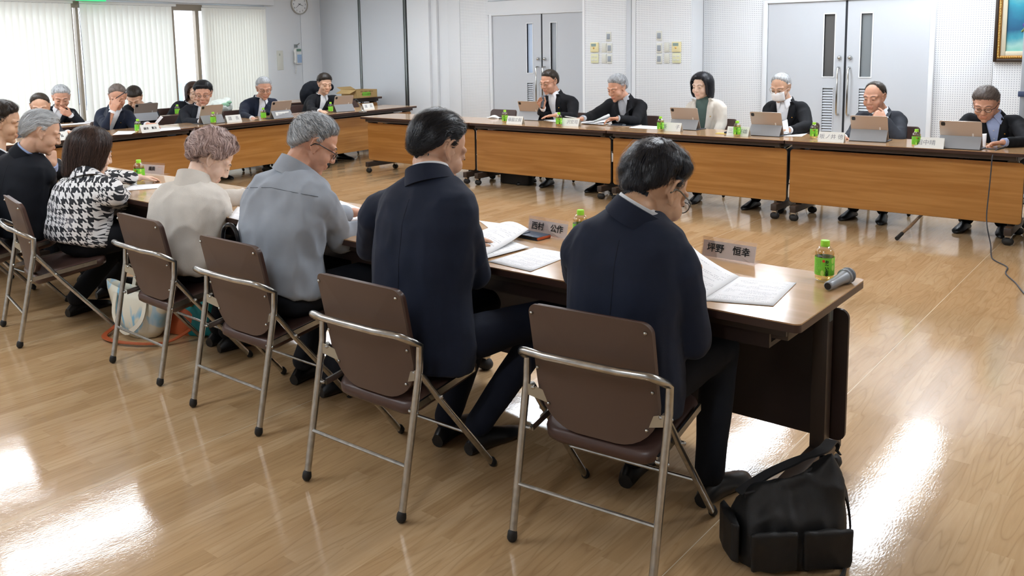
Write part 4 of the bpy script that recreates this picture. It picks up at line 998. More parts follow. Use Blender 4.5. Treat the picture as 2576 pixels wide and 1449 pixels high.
    vb = H+spn*(v_bot*sp.length); fv = f_t
    if open_v and style in ('suit', 'blazer'):
        # cut the front opening with two clean planes
        bm = bmesh.new(); bm.from_mesh(jm)
        pl = []
        for x in (-1, 1):
            T = N+r_t*(x*v_w)+spn*.02; e = (T-vb).normalized(); no = e.cross(fv).normalized()
            if no.dot(r_t)*x < 0: no = -no
            pl.append((vb, no)); bmesh.ops.bisect_plane(bm, geom=bm.verts[:]+bm.edges[:]+bm.faces[:], plane_co=vb, plane_no=no)
        dele = []
        for f_ in bm.faces:
            c = f_.calc_center_median()
            if all((c-q).dot(n_) < 0 for q, n_ in pl) and (c-(H+spn*((c-H).dot(spn)))).dot(fv) > .0 and (c-vb).dot(spn) > 0: dele.append(f_)
        bmesh.ops.delete(bm, geom=dele, context='FACES'); bm.to_mesh(jm); bm.free()
        for p in jm.polygons: p.use_smooth = True
    jb = bvh_of(jm)
    jm2 = jm; shift(jm2, off); jo = link(nm, jm2, cm, root)
    if style in ('suit', 'blazer'):
        s_ = MB(); trunk(s_, .985, .04, -.004); s_.capsule(N-spn*.10+f_t*.02, N-spn*.02+f_t*.012, .085, .068)
        sm = remesh(s_, vox, 3, None, 'shirt'); shift(sm, off); so = link('shirt', sm, MATS[shirt], root)
        Bn = basis(f_t*1.0+V((0, 0, 0)), (HD-N).normalized())
        if style == 'suit': band(N-spn*.012+f_t*.010-off, Bn, .074, .066, .042, .003, 12 if open_v else 0, tilt=.012).build('collar', MATS[shirt], so, smooth=True)
        if open_v and style == 'suit':
            for x in (-1, 1):
                c0 = N-spn*.012+f_t*.010
                p0 = c0+Bn @ V((x*.016, .078, .03)); p1 = c0+Bn @ V((x*.064, .045, .044)); p2 = c0+Bn @ V((x*.072, .075, -.018)); p3 = c0+Bn @ V((x*.038, .108, -.05))
                q = MB().plate([p-off for p in (p0, p1, p2, p3)], f_t, .003); q.build('collar_point', MATS[shirt], so, bevel=.001)
            for k in range(4):      # shirt buttons
                o_ = N+spn*(-.09-.07*k)+f_t*.35; h = bvh_of_cached(sm, off).ray_cast(o_-off, -f_t, .6)
                if h[0] is not None: MB().capsule(h[0]-f_t*.001, h[0]+f_t*.002, .0055, .005, 8).build('button', MATS['button_pale'], so, smooth=True)
        band(N-spn*.030+f_t*.004-off, Bn, .092, .078, .048, .008, 62 if open_v else 40, tilt=.016).build('jacket_collar', cm, jo, smooth=True, auto=1.2)
        if open_v:
            for x in (-1, 1):       # lapels lie on the jacket along the opening
                T = N+r_t*(x*v_w)+spn*.0; top = T+spn*.01; rows = []
                out = r_t*x
                for i in range(13):
                    t = i/12; e = top.lerp(vb, t); w_ = .028+.05*min(1, t/.35) if t < .35 else .078*(1-(t-.35)/.65*.75)
                    if .33 < t < .40: w_ = .055
                    row = []
                    for q in (0.0, .5, 1.0):
                        o_ = e+out*(w_*q+.002)+fv*.35; h = jb.ray_cast(o_, -fv, .6)
                        p = h[0] if h[0] is not None else e+out*w_*q+fv*.1
                        row.append(p+fv*(.005+.003*math.sin(PI*q))-off)
                    rows.append(row)
                l_ = MB(); o_ = l_.add(sum(rows, []), []); l_.f += [(o_+i*3+k, o_+i*3+k+1, o_+(i+1)*3+k+1, o_+(i+1)*3+k) for i in range(12) for k in range(2)]
                lo = l_.build('lapel', cm, jo, smooth=True); md = lo.modifiers.new('s', 'SOLIDIFY'); md.thickness = .003
                if x*1 == -1 and pin:
                    e = top.lerp(vb, .42)+out*.045; h = jb.ray_cast(e+fv*.35, -fv, .6)
                    if h[0] is not None: MB().ell(h[0]+fv*.011-off, (.006, .004, .006)).build('lapel_pin', MATS['pin_gold'], jo, smooth=True)
    elif style == 'shirt':
        open_v = False
        Bn = basis(f_t, (HD-N).normalized())
        band(N-spn*.02+f_t*.006-off, Bn, .088, .070, .058, .006, 20, tilt=.02).build('collar', cm, jo, smooth=True, auto=1.2)
    elif style == 'coat':
        Bn = basis(f_t, (HD-N).normalized())
        band(N-spn*.03+f_t*.004-off, Bn, .096, .074, .068, .007, 30, tilt=.02).build('collar', cm, jo, smooth=True, auto=1.2)
    if not open_v:      # seams of the garment seen from behind
        sm_ = MATS['seam_'+cloth] if 'seam_'+cloth in MATS else mat('seam_'+cloth, tuple(c*.45 for c in MATS[cloth].node_tree.nodes['Principled BSDF'].inputs['Base Color'].default_value[:3]), .9)
        def seam(pts, nm='seam', r_=.0013):
            pts = [p for p in pts if p is not None]
            if len(pts) > 2: MB().tube([p-off for p in pts], r_, 5).build(nm, sm_, jo, smooth=True)
        def back(x, t):
            o_ = H+spn*(t*sp.length)+r_t*x-f_t*.6; h = jb.ray_cast(o_, f_t, .8); return h[0] if h[0] is not None else None
        if style == 'suit': seam([back(.0, t/20) for t in range(-3, 18)], 'centre_seam')
        if style == 'shirt':
            seam([back(-.19+.38*i/16, .80+.03*(1-abs(i-8)/8)) for i in range(17)], 'yoke_seam', .0017)
    if style == 'top':
        band(N-spn*.035+f_t*.004-off, basis(f_t, (HD-N).normalized()), .105, .070, .05, .006, 0, tilt=.03).build('neckband', cm, jo, smooth=True, auto=1.2)
    # cuffs
    if style in ('suit',):
        for E_, W_ in ((EL, WL), (ER, WR)):
            d_ = (W_-E_).normalized(); MB().tube([E_+(W_-E_)*.84-off, E_+(W_-E_)*.93-off, E_+(W_-E_)*.99-off], [.036, .0345, .0335], 16).build('shirt_cuff', MATS[shirt], root, smooth=True)
    # ---- trousers and shoes
    if legs:
        t_ = MB(); t_.ell(H+F*.03-U*.02, (.150*ta, .11*tb, .085), Matrix((RT, F, U)).transposed(), 20, 12)
        for x, K_, A_ in ((-1, KL, AL), (1, KR, AR)):
            hp = H+RT*(x*.092)+F*.03-U*.015; K_ = K_ if K_ is not None else hp+F*.41+RT*(x*.03)-U*.0; A_ = A_ if A_ is not None else V((K_.x, K_.y, .08))+F*.02
            t_.capsule(hp, K_, .088, .066); t_.capsule(K_, A_+U*.015, .064, .052)
            shoe(MB(), (0, 0, 0), F)
            sh = MB(); dv = F if x else F
            shoe(sh, V((A_.x, A_.y, 0))-F*.06-off, F+RT*(x*.15)); sh.build('shoe', MATS['black_leather'], root, smooth=True)
        tm = remesh(t_, max(vox, .012), 4, None, 'trousers'); crumple(tm, .003, 6, seed*1.7); shift(tm, off); link('trousers', tm, MATS[trousers], root)
    return dict(root=root, jb=jb, off=off, hb=hb, P=P_, B=B, N=N, spn=spn, r_t=r_t, f_t=f_t, jo=jo, body=body, H=H, F=F)
_bc = {}
def bvh_of_cached(me, off):
    if me.name not in _bc: _bc[me.name] = bvh_of(me)
    return _bc[me.name]
# clothing colours
def cloth(name, col, var=.12, rough=.8, bump=.25, bscale=600, sheen=0): return mat(name, col, rough, bump=bump, bscale=bscale, var=var, vscale=14, sheen=sheen, spec=.25)
cloth('navy', '1c2334', sheen=.05); cloth('navy_dark', '15181f'); cloth('charcoal', '23262d'); cloth('black_suit', '17181c'); cloth('grey_suit', '33363d')
cloth('white_shirt', 'eceef2', .03, .7); cloth('blue_shirt', 'a9b9e0', .04, .7); cloth('grey_shirt', 'b9bec6', .05, .7); cloth('sage_top', '53655f', .08)
cloth('grey_work', '9aa0a8', .05, .75, .15); cloth('beige_linen', 'cbc4ba', .06, .85, .5, 260); cloth('cream', 'd8d1c6', .04, .75); MATS['hound'] = hound_mat()
cloth('dark_trousers', '14161b'); cloth('navy_trousers', '161b29'); mat('black_leather', '0d0d0e', .38, bump=.1, bscale=60); mat('button_pale', 'd5d8de', .3); mat('pin_gold', 'd2a24a', .25, metal=.9)
BLACKH = hair_mat('black', '060607', '2f3138', .34); DKBR = hair_mat('dark_brown', '17100d', '4a3730', .4); GREYH = hair_mat('grey', '5f6266', 'c2c5c9'); SALT = hair_mat('salt_pepper', '34383d', 'd2d5d8')
WHITEH = hair_mat('silver', '85888b', 'd5d6d6'); MAUVE = hair_mat('mauve', '7d6560', 'd0b4aa'); BLK2 = hair_mat('soft_black', '0e0c0b', '40372f', .42); BRGR = hair_mat('brown_grey', '3b322e', '7d726c')
GL_DARK = (mat('dark_frame_glasses', '2b2622', .3), 0, .0018); GL_METAL = (mat('metal_frame_glasses', '9d958c', .25, metal=.8), 0, .0010); GL_BLK = (MATS['dark_frame_glasses'], 0, .0014); GL_OLIVE = (mat('olive_frame', '4a4636', .3), 0, .0018)
TAN = ('tan', 'cfa586'); RUDDY = ('ruddy', 'cf9c82'); FAIR = ('fair', 'e2c0aa'); WARM = ('warm', 'd6ab90')
# ---- near row, backs to the camera (right to left)
def A(x, y, v, ax='Y'): return at(x, y, ax, v)
P1 = person('person', 'man in navy suit and olive framed glasses, black tousled hair, nearest the camera', 0, V((-.49, -.83, .49)), A(1592, 530, -.78), A(1646, 476, -.66), A(1466, 612, -.82), A(1712, 660, -.76),
    V((-.74, -.70, .76)), A(1745, 858, -.70), V((-.60, -.42, .74)), V((-.47, -.42, .73)), TAN, 'short', BLACKH, .020, hyaw=-16, hpitch=33, hs=1.17, cloth='navy', vox=.009, strands=4200, slen=.045, lumps=.006, tuck=.8,
    trousers='navy_dark', glasses=GL_OLIVE, open_v=False, torso=(1.02, 1.02), KL=V((-.60, -.42, .50)), KR=V((-.36, -.40, .50)), AL=V((-.60, -.56, .09)), AR=V((-.335, -.52, .09)), seed=1, pin=False, hwidth=.0014, body_vox=.005)
P2 = person('person', 'man in navy suit with slicked back black hair and white collar, near row', 0, V((-1.27, -.93, .49)), A(1082, 440, -.84), A(1102, 374, -.75), A(948, 528, -.86), A(1168, 572, -.82),
    V((-1.66, -.80, .74)), A(1196, 690, -.74), V((-1.46, -.48, .74)), V((-1.40, -.48, .73)), WARM, 'short', BLACKH, .014, hyaw=-12, hpitch=25, hs=1.12, cloth='navy', vox=.009, strands=4200, flow=fl_back, slen=.07,
    trousers='navy_trousers', open_v=False, torso=(1.10, 1.04), KL=V((-1.33, -.50, .50)), KR=V((-1.02, -.46, .50)), AL=V((-1.34, -.72, .09)), AR=V((-1.20, -.70, .09)), seed=2, pin=False, hwidth=.0014, body_vox=.005)
P3 = person('person', 'man in light grey work shirt and glasses with grey hair, bent over the near table', 0, V((-2.20, -.86, .49)), A(735, 425, -.74), A(790, 362, -.62), A(665, 480, -.80), A(805, 495, -.72),
    V((-2.48, -.62, .74)), A(858, 600, -.58), V((-2.3, -.32, .74)), V((-2.02, -.30, .74)), RUDDY, 'short', SALT, .014, hyaw=-32, hpitch=30, hs=1.06, style='shirt', open_v=False, hem=-.01, cloth='grey_work', vox=.009, strands=3800, flow=fl_fwd, slen=.05,
    trousers='charcoal', glasses=GL_DARK, torso=(1.08, 1.1), KL=V((-2.32, -.42, .50)), KR=V((-2.05, -.42, .50)), AL=V((-2.30, -.66, .09)), AR=V((-2.08, -.68, .09)), seed=3, crease=.012, sleeve=1.1, body_vox=.005)
P4 = person('person', 'woman in pale linen jacket with short mauve permed hair, writing at the near table', 0, V((-3.06, -.79, .49)), A(487, 456, -.70), A(530, 398, -.56), A(425, 500, -.75), A(540, 505, -.66),
    V((-3.25, -.50, .72)), A(572, 585, -.45), V((-3.1, -.22, .73)), V((-2.88, -.25, .73)), FAIR, 'perm', MAUVE, .022, hyaw=-28, hpitch=38, hs=1.12, style='coat', cloth='beige_linen', hem=-.13, open_v=False, vox=.010, strands=2600, flow=fl_perm, slen=.06, lumps=.012,
    male=False, torso=(1.06, 1.12), KL=V((-3.12, -.42, .48)), KR=V((-2.92, -.40, .48)), AL=V((-3.08, -.60, .09)), AR=V((-2.96, -.62, .09)), seed=4, crease=.011, sleeve=1.15, hwidth=.003)
P5 = person('person', 'woman in black and white houndstooth top with dark brown bobbed hair, near row', 0, V((-4.03, -.86, .49)), A(225, 442, -.76), A(230, 384, -.70), A(172, 470, -.80), A(283, 475, -.74),
    V((-4.38, -.62, .78)), A(325, 515, -.42), V((-4.35, -.30, .74)), A(372, 488, -.22), FAIR, 'bob', DKBR, .02, hyaw=-6, hpitch=16, hs=1.10, style='top', hem=-.06, cloth='hound', vox=.010, strands=3200, flow=fl_down, slen=.09,
    male=False, torso=(1.05, 1.1), AL=V((-4.22, -.80, .09)), AR=V((-4.45, -.52, .09)), KL=V((-4.15, -.45, .50)), KR=V((-3.85, -.45, .50)), seed=5, crease=.008, sleeve=1.0, hwidth=.002)
P6 = person('person', 'grey haired man in dark suit with blue collar and fist at his mouth, near row', 0, V((-4.77, -.88, .49)), A(62, 382, -.80), A(104, 333, -.72), A(10, 425, -.86), A(112, 430, -.74),
    V((-5.05, -.62, .76)), A(125, 505, -.50), V((-4.9, -.36, .74)), A(132, 412, -.57), WARM, 'short', WHITEH, .015, hyaw=-20, hpitch=22, hs=1.08, cloth='navy_dark', shirt='blue_shirt', vox=.010, strands=2600, flow=fl_back, slen=.06,
    open_v=False, seed=6, pin=False, handR=dict(d=(-.15, .0, 1), pn=(-.8, -.2, 0), curl=.95))
P7 = person('person', 'black haired man in dark suit half cut off by the left edge, near row', 0, V((-5.66, -.82, .49)), A(-14, 386, -.66), A(6, 308, -.58), A(-58, 412, -.70), A(22, 410, -.62),
    V((-5.98, -.6, .74)), V((-5.36, -.40, .74)), V((-5.9, -.30, .74)), V((-5.6, -.25, .74)), TAN, 'short', BLK2, .022, hyaw=-30, hpitch=14, hs=1.16, cloth='navy_dark', vox=.012, strands=2200, slen=.05, tuck=2.0, open_v=False, seed=7, pin=False)
# ---- right row, facing the camera (left to right)
def RP(label, hx, **k):
    return person('person', label, 180, V((hx, 5.08, .49)), **k)
RP('man in black suit and thin glasses speaking into a grey microphone', -4.88, N=A(1398, 236, 5.0), HD=A(1382, 206, 4.93), SL=A(1440, 255, 5.0), SR=A(1364, 262, 4.95),
   EL=A(1442, 296, 4.86), ER=A(1357, 300, 4.86), WL=A(1398, 290, 4.62), WR=A(1366, 270, 4.72), skin_c=RUDDY, hair='short', hairmat=BLK2, hyaw=-8, hpitch=14, hs=1.13, cloth='black_suit', glasses=GL_METAL, strands=1200, slen=.03, thick=.010,
   handR=dict(d=(-.35, -.25, .8), pn=(.7, -.6, -.1), curl=.85), handL=dict(d=(-.8, -.6, -.05), pn=(0, 0, -1), curl=.2), seed=11, torso=(1.05, 1.05))
RP('man in black suit with grey brushed hair, watch and papers in both hands', -3.97, N=A(1574, 248, 4.98), HD=A(1553, 221, 4.88), SL=A(1612, 262, 4.98), SR=A(1530, 262, 4.92),
   EL=A(1598, 306, 4.78), ER=A(1492, 290, 4.78), WL=A(1553, 298, 4.58), WR=A(1464, 299, 4.52), skin_c=RUDDY, hair='short', hairmat=GREYH, hyaw=-12, hpitch=20, hs=1.15, cloth='black_suit', shirt='grey_shirt', strands=1400, slen=.05, flow=fl_crown(0, -.5, .8, .1, -.4), thick=.014,
   handL=dict(d=(-.8, -.5, 0), pn=(0, -.2, -1), curl=.5), handR=dict(d=(-.9, -.3, -.05), pn=(0, 0, -1), curl=.4), seed=12, torso=(1.08, 1.1), brow='5a5450')
RP('woman in pale blazer and dark green top with black bobbed hair', -3.08, N=A(1773, 246, 5.03), HD=A(1765, 217, 4.98), SL=A(1812, 268, 5.03), SR=A(1738, 270, 5.0),
   EL=A(1815, 312, 5.0), ER=A(1732, 316, 4.97), WL=A(1790, 362, 4.84), WR=A(1768, 362, 4.84), skin_c=FAIR, hair='bob', hairmat=BLACKH, hyaw=-6, hpitch=6, hs=1.06, style='blazer', cloth='cream', shirt='sage_top', male=False, strands=1500, slen=.09, flow=fl_down, thick=.016,
   handL=dict(d=(-.7, -.5, 0), pn=(0, 0, -1), curl=.3, sc=.9), handR=dict(d=(.7, -.5, 0), pn=(0, 0, -1), curl=.3, sc=.9), seed=13, torso=(.95, .9), v_w=.075, v_bot=.15)
RP('man in black suit and white face mask with wide open white collar', -2.23, N=A(1976, 254, 5.02), HD=A(1964, 220, 4.93), SL=A(2020, 272, 5.0), SR=A(1936, 268, 4.97),
   EL=A(2030, 318, 4.85), ER=A(1932, 318, 4.85), WL=A(1984, 328, 4.60), WR=A(1945, 342, 4.58), skin_c=WARM, hair='reced', hairmat=SALT, hyaw=-4, hpitch=18, hs=1.08, cloth='black_suit', glasses=GL_METAL, strands=1100, slen=.03, thick=.010, mask=True,
   handL=dict(d=(-.9, -.25, .0), pn=(0, 0, -1), curl=.55), seed=14, v_w=.072, brow='6a625c')
RP('balding man in dark grey suit resting his chin on his fist', -1.34, N=A(2218, 282, 5.02), HD=A(2200, 244, 4.93), SL=A(2262, 296, 5.0), SR=A(2165, 296, 4.97),
   EL=A(2262, 352, 4.76), ER=A(2138, 350, 4.80), WL=A(2224, 298, 4.78), WR=A(2120, 346, 4.52), skin_c=RUDDY, hair='bald', hairmat=BLK2, hyaw=-10, hpitch=10, hs=1.10, cloth='grey_suit', strands=900, slen=.03, thick=.009,
   handL=dict(d=(-.75, -.15, .5), pn=(-.3, .7, -.5), curl=1.25), handR=dict(d=(.2, -.9, .0), pn=(0, 0, -1), curl=.3), seed=15, torso=(1.06, 1.06))
RP('man in black jacket, pale blue shirt and glasses at the right edge', -.44, N=A(2502, 292, 5.0), HD=A(2480, 262, 4.91), SL=A(2560, 306, 4.98), SR=A(2432, 302, 4.95),
   EL=A(2590, 360, 4.72), ER=A(2420, 352, 4.80), WL=A(2523, 358, 4.47), WR=A(2425, 382, 4.55), skin_c=RUDDY, hair='low', hairmat=BRGR, hyaw=0, hpitch=22, hs=1.13, cloth='black_suit', shirt='blue_shirt', glasses=GL_DARK, strands=1500, slen=.05, flow=fl_fwd, thick=.018, lumps=.004,
   handL=dict(d=(-.85, -.3, -.12), pn=(0, -.2, -1), curl=.5), seed=16, torso=(1.08, 1.08))
# ---- far row, facing right
def CP(label, hy, back=.98, **k):
    p = cpt(hy, back); return person('person', label, -86, V((p.x, p.y, .49)), **k)
X_ = lambda x, y, v: at(x, y, 'X', v)
CP('dark haired man in grey suit half hidden behind a grey haired head', .85, N=X_(112, 300, -8.62), HD=X_(101, 268, -8.50), SL=X_(138, 310, -8.55), SR=X_(62, 312, -8.72), EL=X_(150, 345, -8.35), ER=X_(55, 350, -8.5), WL=X_(172, 334, -8.12), WR=X_(100, 352, -8.2),
   skin_c=WARM, hair='reced', hairmat=BLK2, hyaw=-30, hpitch=18, hs=1.1, cloth='grey_suit', strands=800, slen=.03, seed=21, vox=.014)
CP('man in navy suit holding a pen to his lowered brow', 1.75, N=X_(290, 272, -8.66), HD=X_(296, 243, -8.55), SL=X_(325, 290, -8.60), SR=X_(258, 290, -8.72), EL=X_(345, 325, -8.45), ER=X_(268, 318, -8.40), WL=X_(372, 313, -8.12), WR=X_(284, 278, -8.38),
   skin_c=RUDDY, hair='reced', hairmat=BRGR, hyaw=-34, hpitch=30, hs=1.1, cloth='navy', strands=900, slen=.04, flow=fl_back, seed=22, vox=.014, handR=dict(d=(.25, .30, .9), pn=(-.5, .6, .1), curl=.35, spread=.8), handL=dict(d=(.7, .5, .05), pn=(0, 0, -1), curl=.45))
CP('man in dark suit and dark glasses with full black hair', 2.75, N=X_(503, 268, -8.72), HD=X_(511, 236, -8.62), SL=X_(538, 276, -8.68), SR=X_(466, 278, -8.76), EL=X_(540, 305, -8.5), ER=X_(470, 308, -8.55), WL=X_(545, 312, -8.22), WR=X_(507, 306, -8.25),
   skin_c=RUDDY, hair='low', hairmat=BLACKH, hyaw=-42, hpitch=10, hs=1.2, cloth='charcoal', glasses=GL_BLK, strands=1300, slen=.06, thick=.026, seed=23, vox=.014)
CP('grey haired man in navy suit and thin glasses by the clock wall', 3.72, N=X_(655, 247, -8.82), HD=X_(664, 222, -8.70), SL=X_(690, 258, -8.78), SR=X_(618, 262, -8.86), EL=X_(695, 285, -8.6), ER=X_(612, 292, -8.62), WL=X_(700, 296, -8.3), WR=X_(636, 299, -8.32),
   skin_c=RUDDY, hair='short', hairmat=GREYH, hyaw=-30, hpitch=18, hs=1.16, cloth='navy', glasses=GL_BLK, strands=1000, slen=.04, thick=.014, flow=fl_back, seed=24, vox=.014, brow='555555')
CP('man in black suit with thick dark hair looking right, nearest the partition', 4.78, N=X_(808, 240, -8.90), HD=X_(817, 211, -8.80), SL=X_(845, 250, -8.86), SR=X_(784, 252, -8.94), EL=X_(858, 272, -8.62), ER=X_(782, 278, -8.7), WL=X_(878, 272, -8.35), WR=X_(806, 280, -8.38),
   skin_c=WARM, hair='low', hairmat=BLK2, hyaw=-22, hpitch=12, hs=1.14, cloth='black_suit', strands=1200, slen=.05, thick=.02, flow=fl_fwd, seed=25, vox=.014)
# ---- second row by the window
def SP_(label, hx, hy, **k): return person('person', label, -88, V((hx, hy, .49)), vox=.015, **k)
SP_('grey haired man in dark suit with hand on his mouth and wristwatch, by the window', -10.28, 1.75, N=X_(150, 272, -10.1), HD=X_(154, 245, -9.98), SL=X_(184, 285, -10.0), SR=X_(122, 285, -10.15), EL=X_(202, 310, -9.75), ER=X_(118, 312, -9.9), WL=X_(176, 288, -9.72), WR=X_(150, 318, -9.6),
   skin_c=RUDDY, hair='short', hairmat=SALT, hyaw=-24, hpitch=22, hs=1.18, cloth='navy_dark', strands=800, slen=.04, thick=.016, seed=31, handL=dict(d=(.1, -.85, .42), pn=(-.9, .2, .2), curl=.8))
SP_('black haired man in dark suit bent over a tablet in the second row', -10.28, 2.72, N=X_(352, 265, -10.1), HD=X_(338, 245, -9.93), SL=X_(382, 268, -10.05), SR=X_(322, 275, -10.1), EL=X_(395, 300, -9.85), ER=X_(325, 300, -9.85), WL=X_(390, 302, -9.65), WR=X_(350, 303, -9.65),
   skin_c=WARM, hair='low', hairmat=BLK2, hyaw=-40, hpitch=42, hs=1.14, cloth='navy_dark', strands=800, slen=.04, thick=.018, seed=32)
SP_('long haired woman in dark clothes hidden behind the man in dark glasses', -10.25, 3.35, N=X_(478, 262, -10.1), HD=X_(488, 232, -10.0), SL=X_(500, 275, -10.05), SR=X_(455, 280, -10.12), EL=X_(505, 300, -9.9), ER=X_(450, 305, -9.9), WL=X_(500, 300, -9.7), WR=X_(470, 300, -9.7),
   skin_c=FAIR, hair='bob', hairmat=DKBR, hyaw=-20, hpitch=10, hs=1.1, cloth='navy_dark', male=False, strands=900, slen=.12, flow=fl_down, thick=.02, seed=33)
# ------------------------------------------------------------ things on the tables
ZT = TZ+.0006
# --- green tea bottles
def make_bottle():
    r = empty('tea_bottle', (0, 0, 0), 0, 'b', 'bottle', 'small green tea bottles')
    prof = [(.0, .003), (.024, .0), (.031, .004), (.0325, .012), (.031, .018), (.0325, .024), (.0325, .084), (.0315, .090), (.0325, .096), (.030, .108), (.021, .119), (.0135, .124), (.0135, .132)]
    MB().lathe(prof[1:], 24).build('bottle_body', clear('bottle_plastic', .82, rough=.04), r, smooth=True)
    tea = MB().lathe([(.022, .003), (.0295, .006), (.031, .014), (.0295, .019), (.031, .026), (.031, .084), (.030, .090), (.031, .098), (.0295, .103)], 24).build('tea', clear('green_tea', .93, (.97, .86, .48)), r, smooth=True)
    lb = MB(); lb.lathe([(.0329, .023), (.0332, .024), (.0332, .084), (.0329, .085)], 28, cap=False); lo = lb.build('label', mat('label_green', '7fd63a', .35), r, smooth=True)
    c = MB().lathe([(.0150, .124), (.0152, .126), (.0152, .139), (.0138, .1415), (.004, .142)], 24).build('cap', mat('cap_lime', 'a5ea3c', .35), r, smooth=True)
    MB().lathe([(.0155, .120), (.0155, .1235)], 24).build('neck_ring', MATS['cap_lime'], c, smooth=True)
    # print wrapped on the label: brush lettering, red seal, columns of small type, two leaves
    def wrap(me, ang, z, rr=.0334):
        for v in me.vertices:
            a = ang+v.co.x/rr; h = v.co.z; v.co = ((rr+h)*math.sin(a), -(rr+h)*math.cos(a), z+v.co.y)
    ink = mat('label_ink', '173a12', .5)
    for i, ch in enumerate('お〜いお茶'):
        me = text_mesh(ch, .0125, .0006, .0002); wrap(me, .35, .0715-.0112*i); link('lettering', me, ink, lo)
    s_ = MB().lathe([(.0048, 0), (.0048, .0004)], 16).mesh('seal', False)
    for v in s_.vertices: v.co = (v.co.x, v.co.y, v.co.z)
    wrap(s_, .02, .0745); link('red_seal', s_, mat('seal_red', 'd8402c', .4), lo)
    sm = MB()
    for k in range(5):
        for j in range(16):
            a = -.95+.16*k; z = .078-.0032*j
            if random.random() < .85:
                p = lambda da, dz: ((.0336)*math.sin(a+da), -(.0336)*math.cos(a+da), z+dz)
                o = sm.add([p(-.022, 0), p(.022, 0), p(.022, .0017), p(-.022, .0017)], [(0, 1, 2, 3)])
    so = sm.build('small_print', mat('print_dark', '4a7a30', .5), lo); so['kind'] = 'stuff'
    lf = MB()
    for a, z in ((1.0, .075), (-.1, .032), (1.05, .05)): 
        m = MB().ell((0, 0, 0), (.006, .0105, .0003), n=10, m=6); me_ = m.mesh('l'); wrap(me_, a, z)
        lf.add([tuple(v.co) for v in me_.vertices], [tuple(p.vertices) for p in me_.polygons])
    lf.build('leaf_print', mat('leaf_print', 'c6ee6e', .4), lo)
    return r
BT = make_bottle()
def put_bottle(p, rz, label, first=[True]):
    if first[0]: o = BT; first[0] = False
    else: o = copy_tree(BT)
    o.location = p; o.rotation_euler = (0, 0, R(rz)); o['label'] = label
def tz(x, y, dx=0, dy=0, z=ZT): p = at(x, y, 'Z', TZ); return V((p.x+dx, p.y+dy, z))
put_bottle(tz(2073, 705), 12, 'green tea bottle beside the silver microphone on the near table')
put_bottle(at(1464, 575, 'Y', -.10)*1.0 if False else V((-1.135, -.10, ZT)), 30, 'green tea bottle half hidden by the shoulder of the man in glasses')
put_bottle(tz(352, 457), 20, 'green tea bottle on the near table before the woman in houndstooth')
for x, y, lb in ((1263, 310, 'beside the folded white mask on the right row'), (1399, 318, 'in front of the man speaking into the microphone'), (1655, 331, 'left of the card in front of the woman in pale blazer'),
                 (1848, 345, 'behind the card reading Mishima, right row'), (2042, 350, 'between the masked man and the balding man'), (2300, 372, 'left of the tablet of the man at the right edge')):
    put_bottle(tz(x, y, 0, .05), random.uniform(-30, 30), 'green tea bottle '+lb.replace('Mishima', 'for the masked man'))
for x, y, lb in ((352, 334, 'in front of the man holding a pen, far row'), (541, 313, 'in front of the tablet of the man in dark glasses'), (667, 301, 'before the grey haired man by the clock wall'), (836, 284, 'before the man nearest the partition, far row')):
    put_bottle(tz(x, y, -.03, 0), random.uniform(60, 120), 'green tea bottle '+lb)
put_bottle(at(447, 290, 'Z', TZ), 90, 'green tea bottle on the second row desk by the empty chair')

# --- tablets on folding keyboard covers
def make_tablet():
    r = empty('tablet', (0, 0, 0), 0, 't', 'tablet', 'tablets on keyboard covers')
    W_, Hh = .296, .218; ti = R(20); y0, z0 = .078, .010
    up = V((0, -math.sin(ti), math.cos(ti))); bk = V((0, -math.cos(ti), -math.sin(ti)))
    MB().b2((-W_/2, -.018, 0), (W_/2, .20, .006)).build('keyboard_cover', mat('cover_dark', '3f4247', .6), r, bevel=.002)
    k = MB()
    for i in range(12):
        for j in range(4): k.b2((-W_/2+.018+i*.022, .098+j*.022, .006), (-W_/2+.036+i*.022, .116+j*.022, .0085))
    k.build('keys', mat('key_black', '25272b', .6), r)
    o = rrect(W_, Hh, .012, 4); c = V((0, y0, z0))+up*(Hh/2)
    f = lambda x, z, d: c+V((x, 0, 0))+up*z+bk*d
    MB().loft([[f(x, z, .0) for x, z in o], [f(x, z, .006) for x, z in o]]).build('tablet_body', mat('tablet_back', 'b9a99c', .35, metal=.35), r, smooth=True, auto=.5)
    o2 = rrect(W_-.012, Hh-.012, .009, 4); MB().loft([[f(x, z, -.0004) for x, z in o2], [f(x, z, .0002) for x, z in o2]]).build('screen', mat('screen_glass', 'dfe5ec', .1, emis=.4), r)
    cm_ = rrect(.030, .030, .008, 4); MB().loft([[f(-x-W_/2+.026, z+Hh/2-.026, .006) for x, z in cm_], [f(-x-W_/2+.026, z+Hh/2-.026, .0085) for x, z in cm_]]).build('camera_bump', mat('camera_black', '1d1e22', .2), r)
    MB().loft([[f(x+.085, z-.005, .006) for x, z in rrect(.011, .03, .002)], [f(x+.085, z-.005, .0066) for x, z in rrect(.011, .03, .002)]]).build('sticker', mat('sticker_white', 'e6e2de', .5), r)
    a = f(0, -.015, .0065); b = V((0, -.018, .004))
    MB().plate([V((-W_/2+.001, a.y, a.z)), V((W_/2-.001, a.y, a.z)), V((W_/2-.001, b.y, b.z)), V((-W_/2+.001, b.y, b.z))], (0, -1, .4), .003).build('support_flap', mat('flap_grey', '9a9c9f', .7), r)
    return r
TB = make_tablet()
def put_tablet(p, rz, label, first=[True]):
    if first[0]: o = TB; first[0] = False
    else: o = copy_tree(TB)
    o.location = p; o.rotation_euler = (0, 0, R(rz)); o['label'] = label; return o
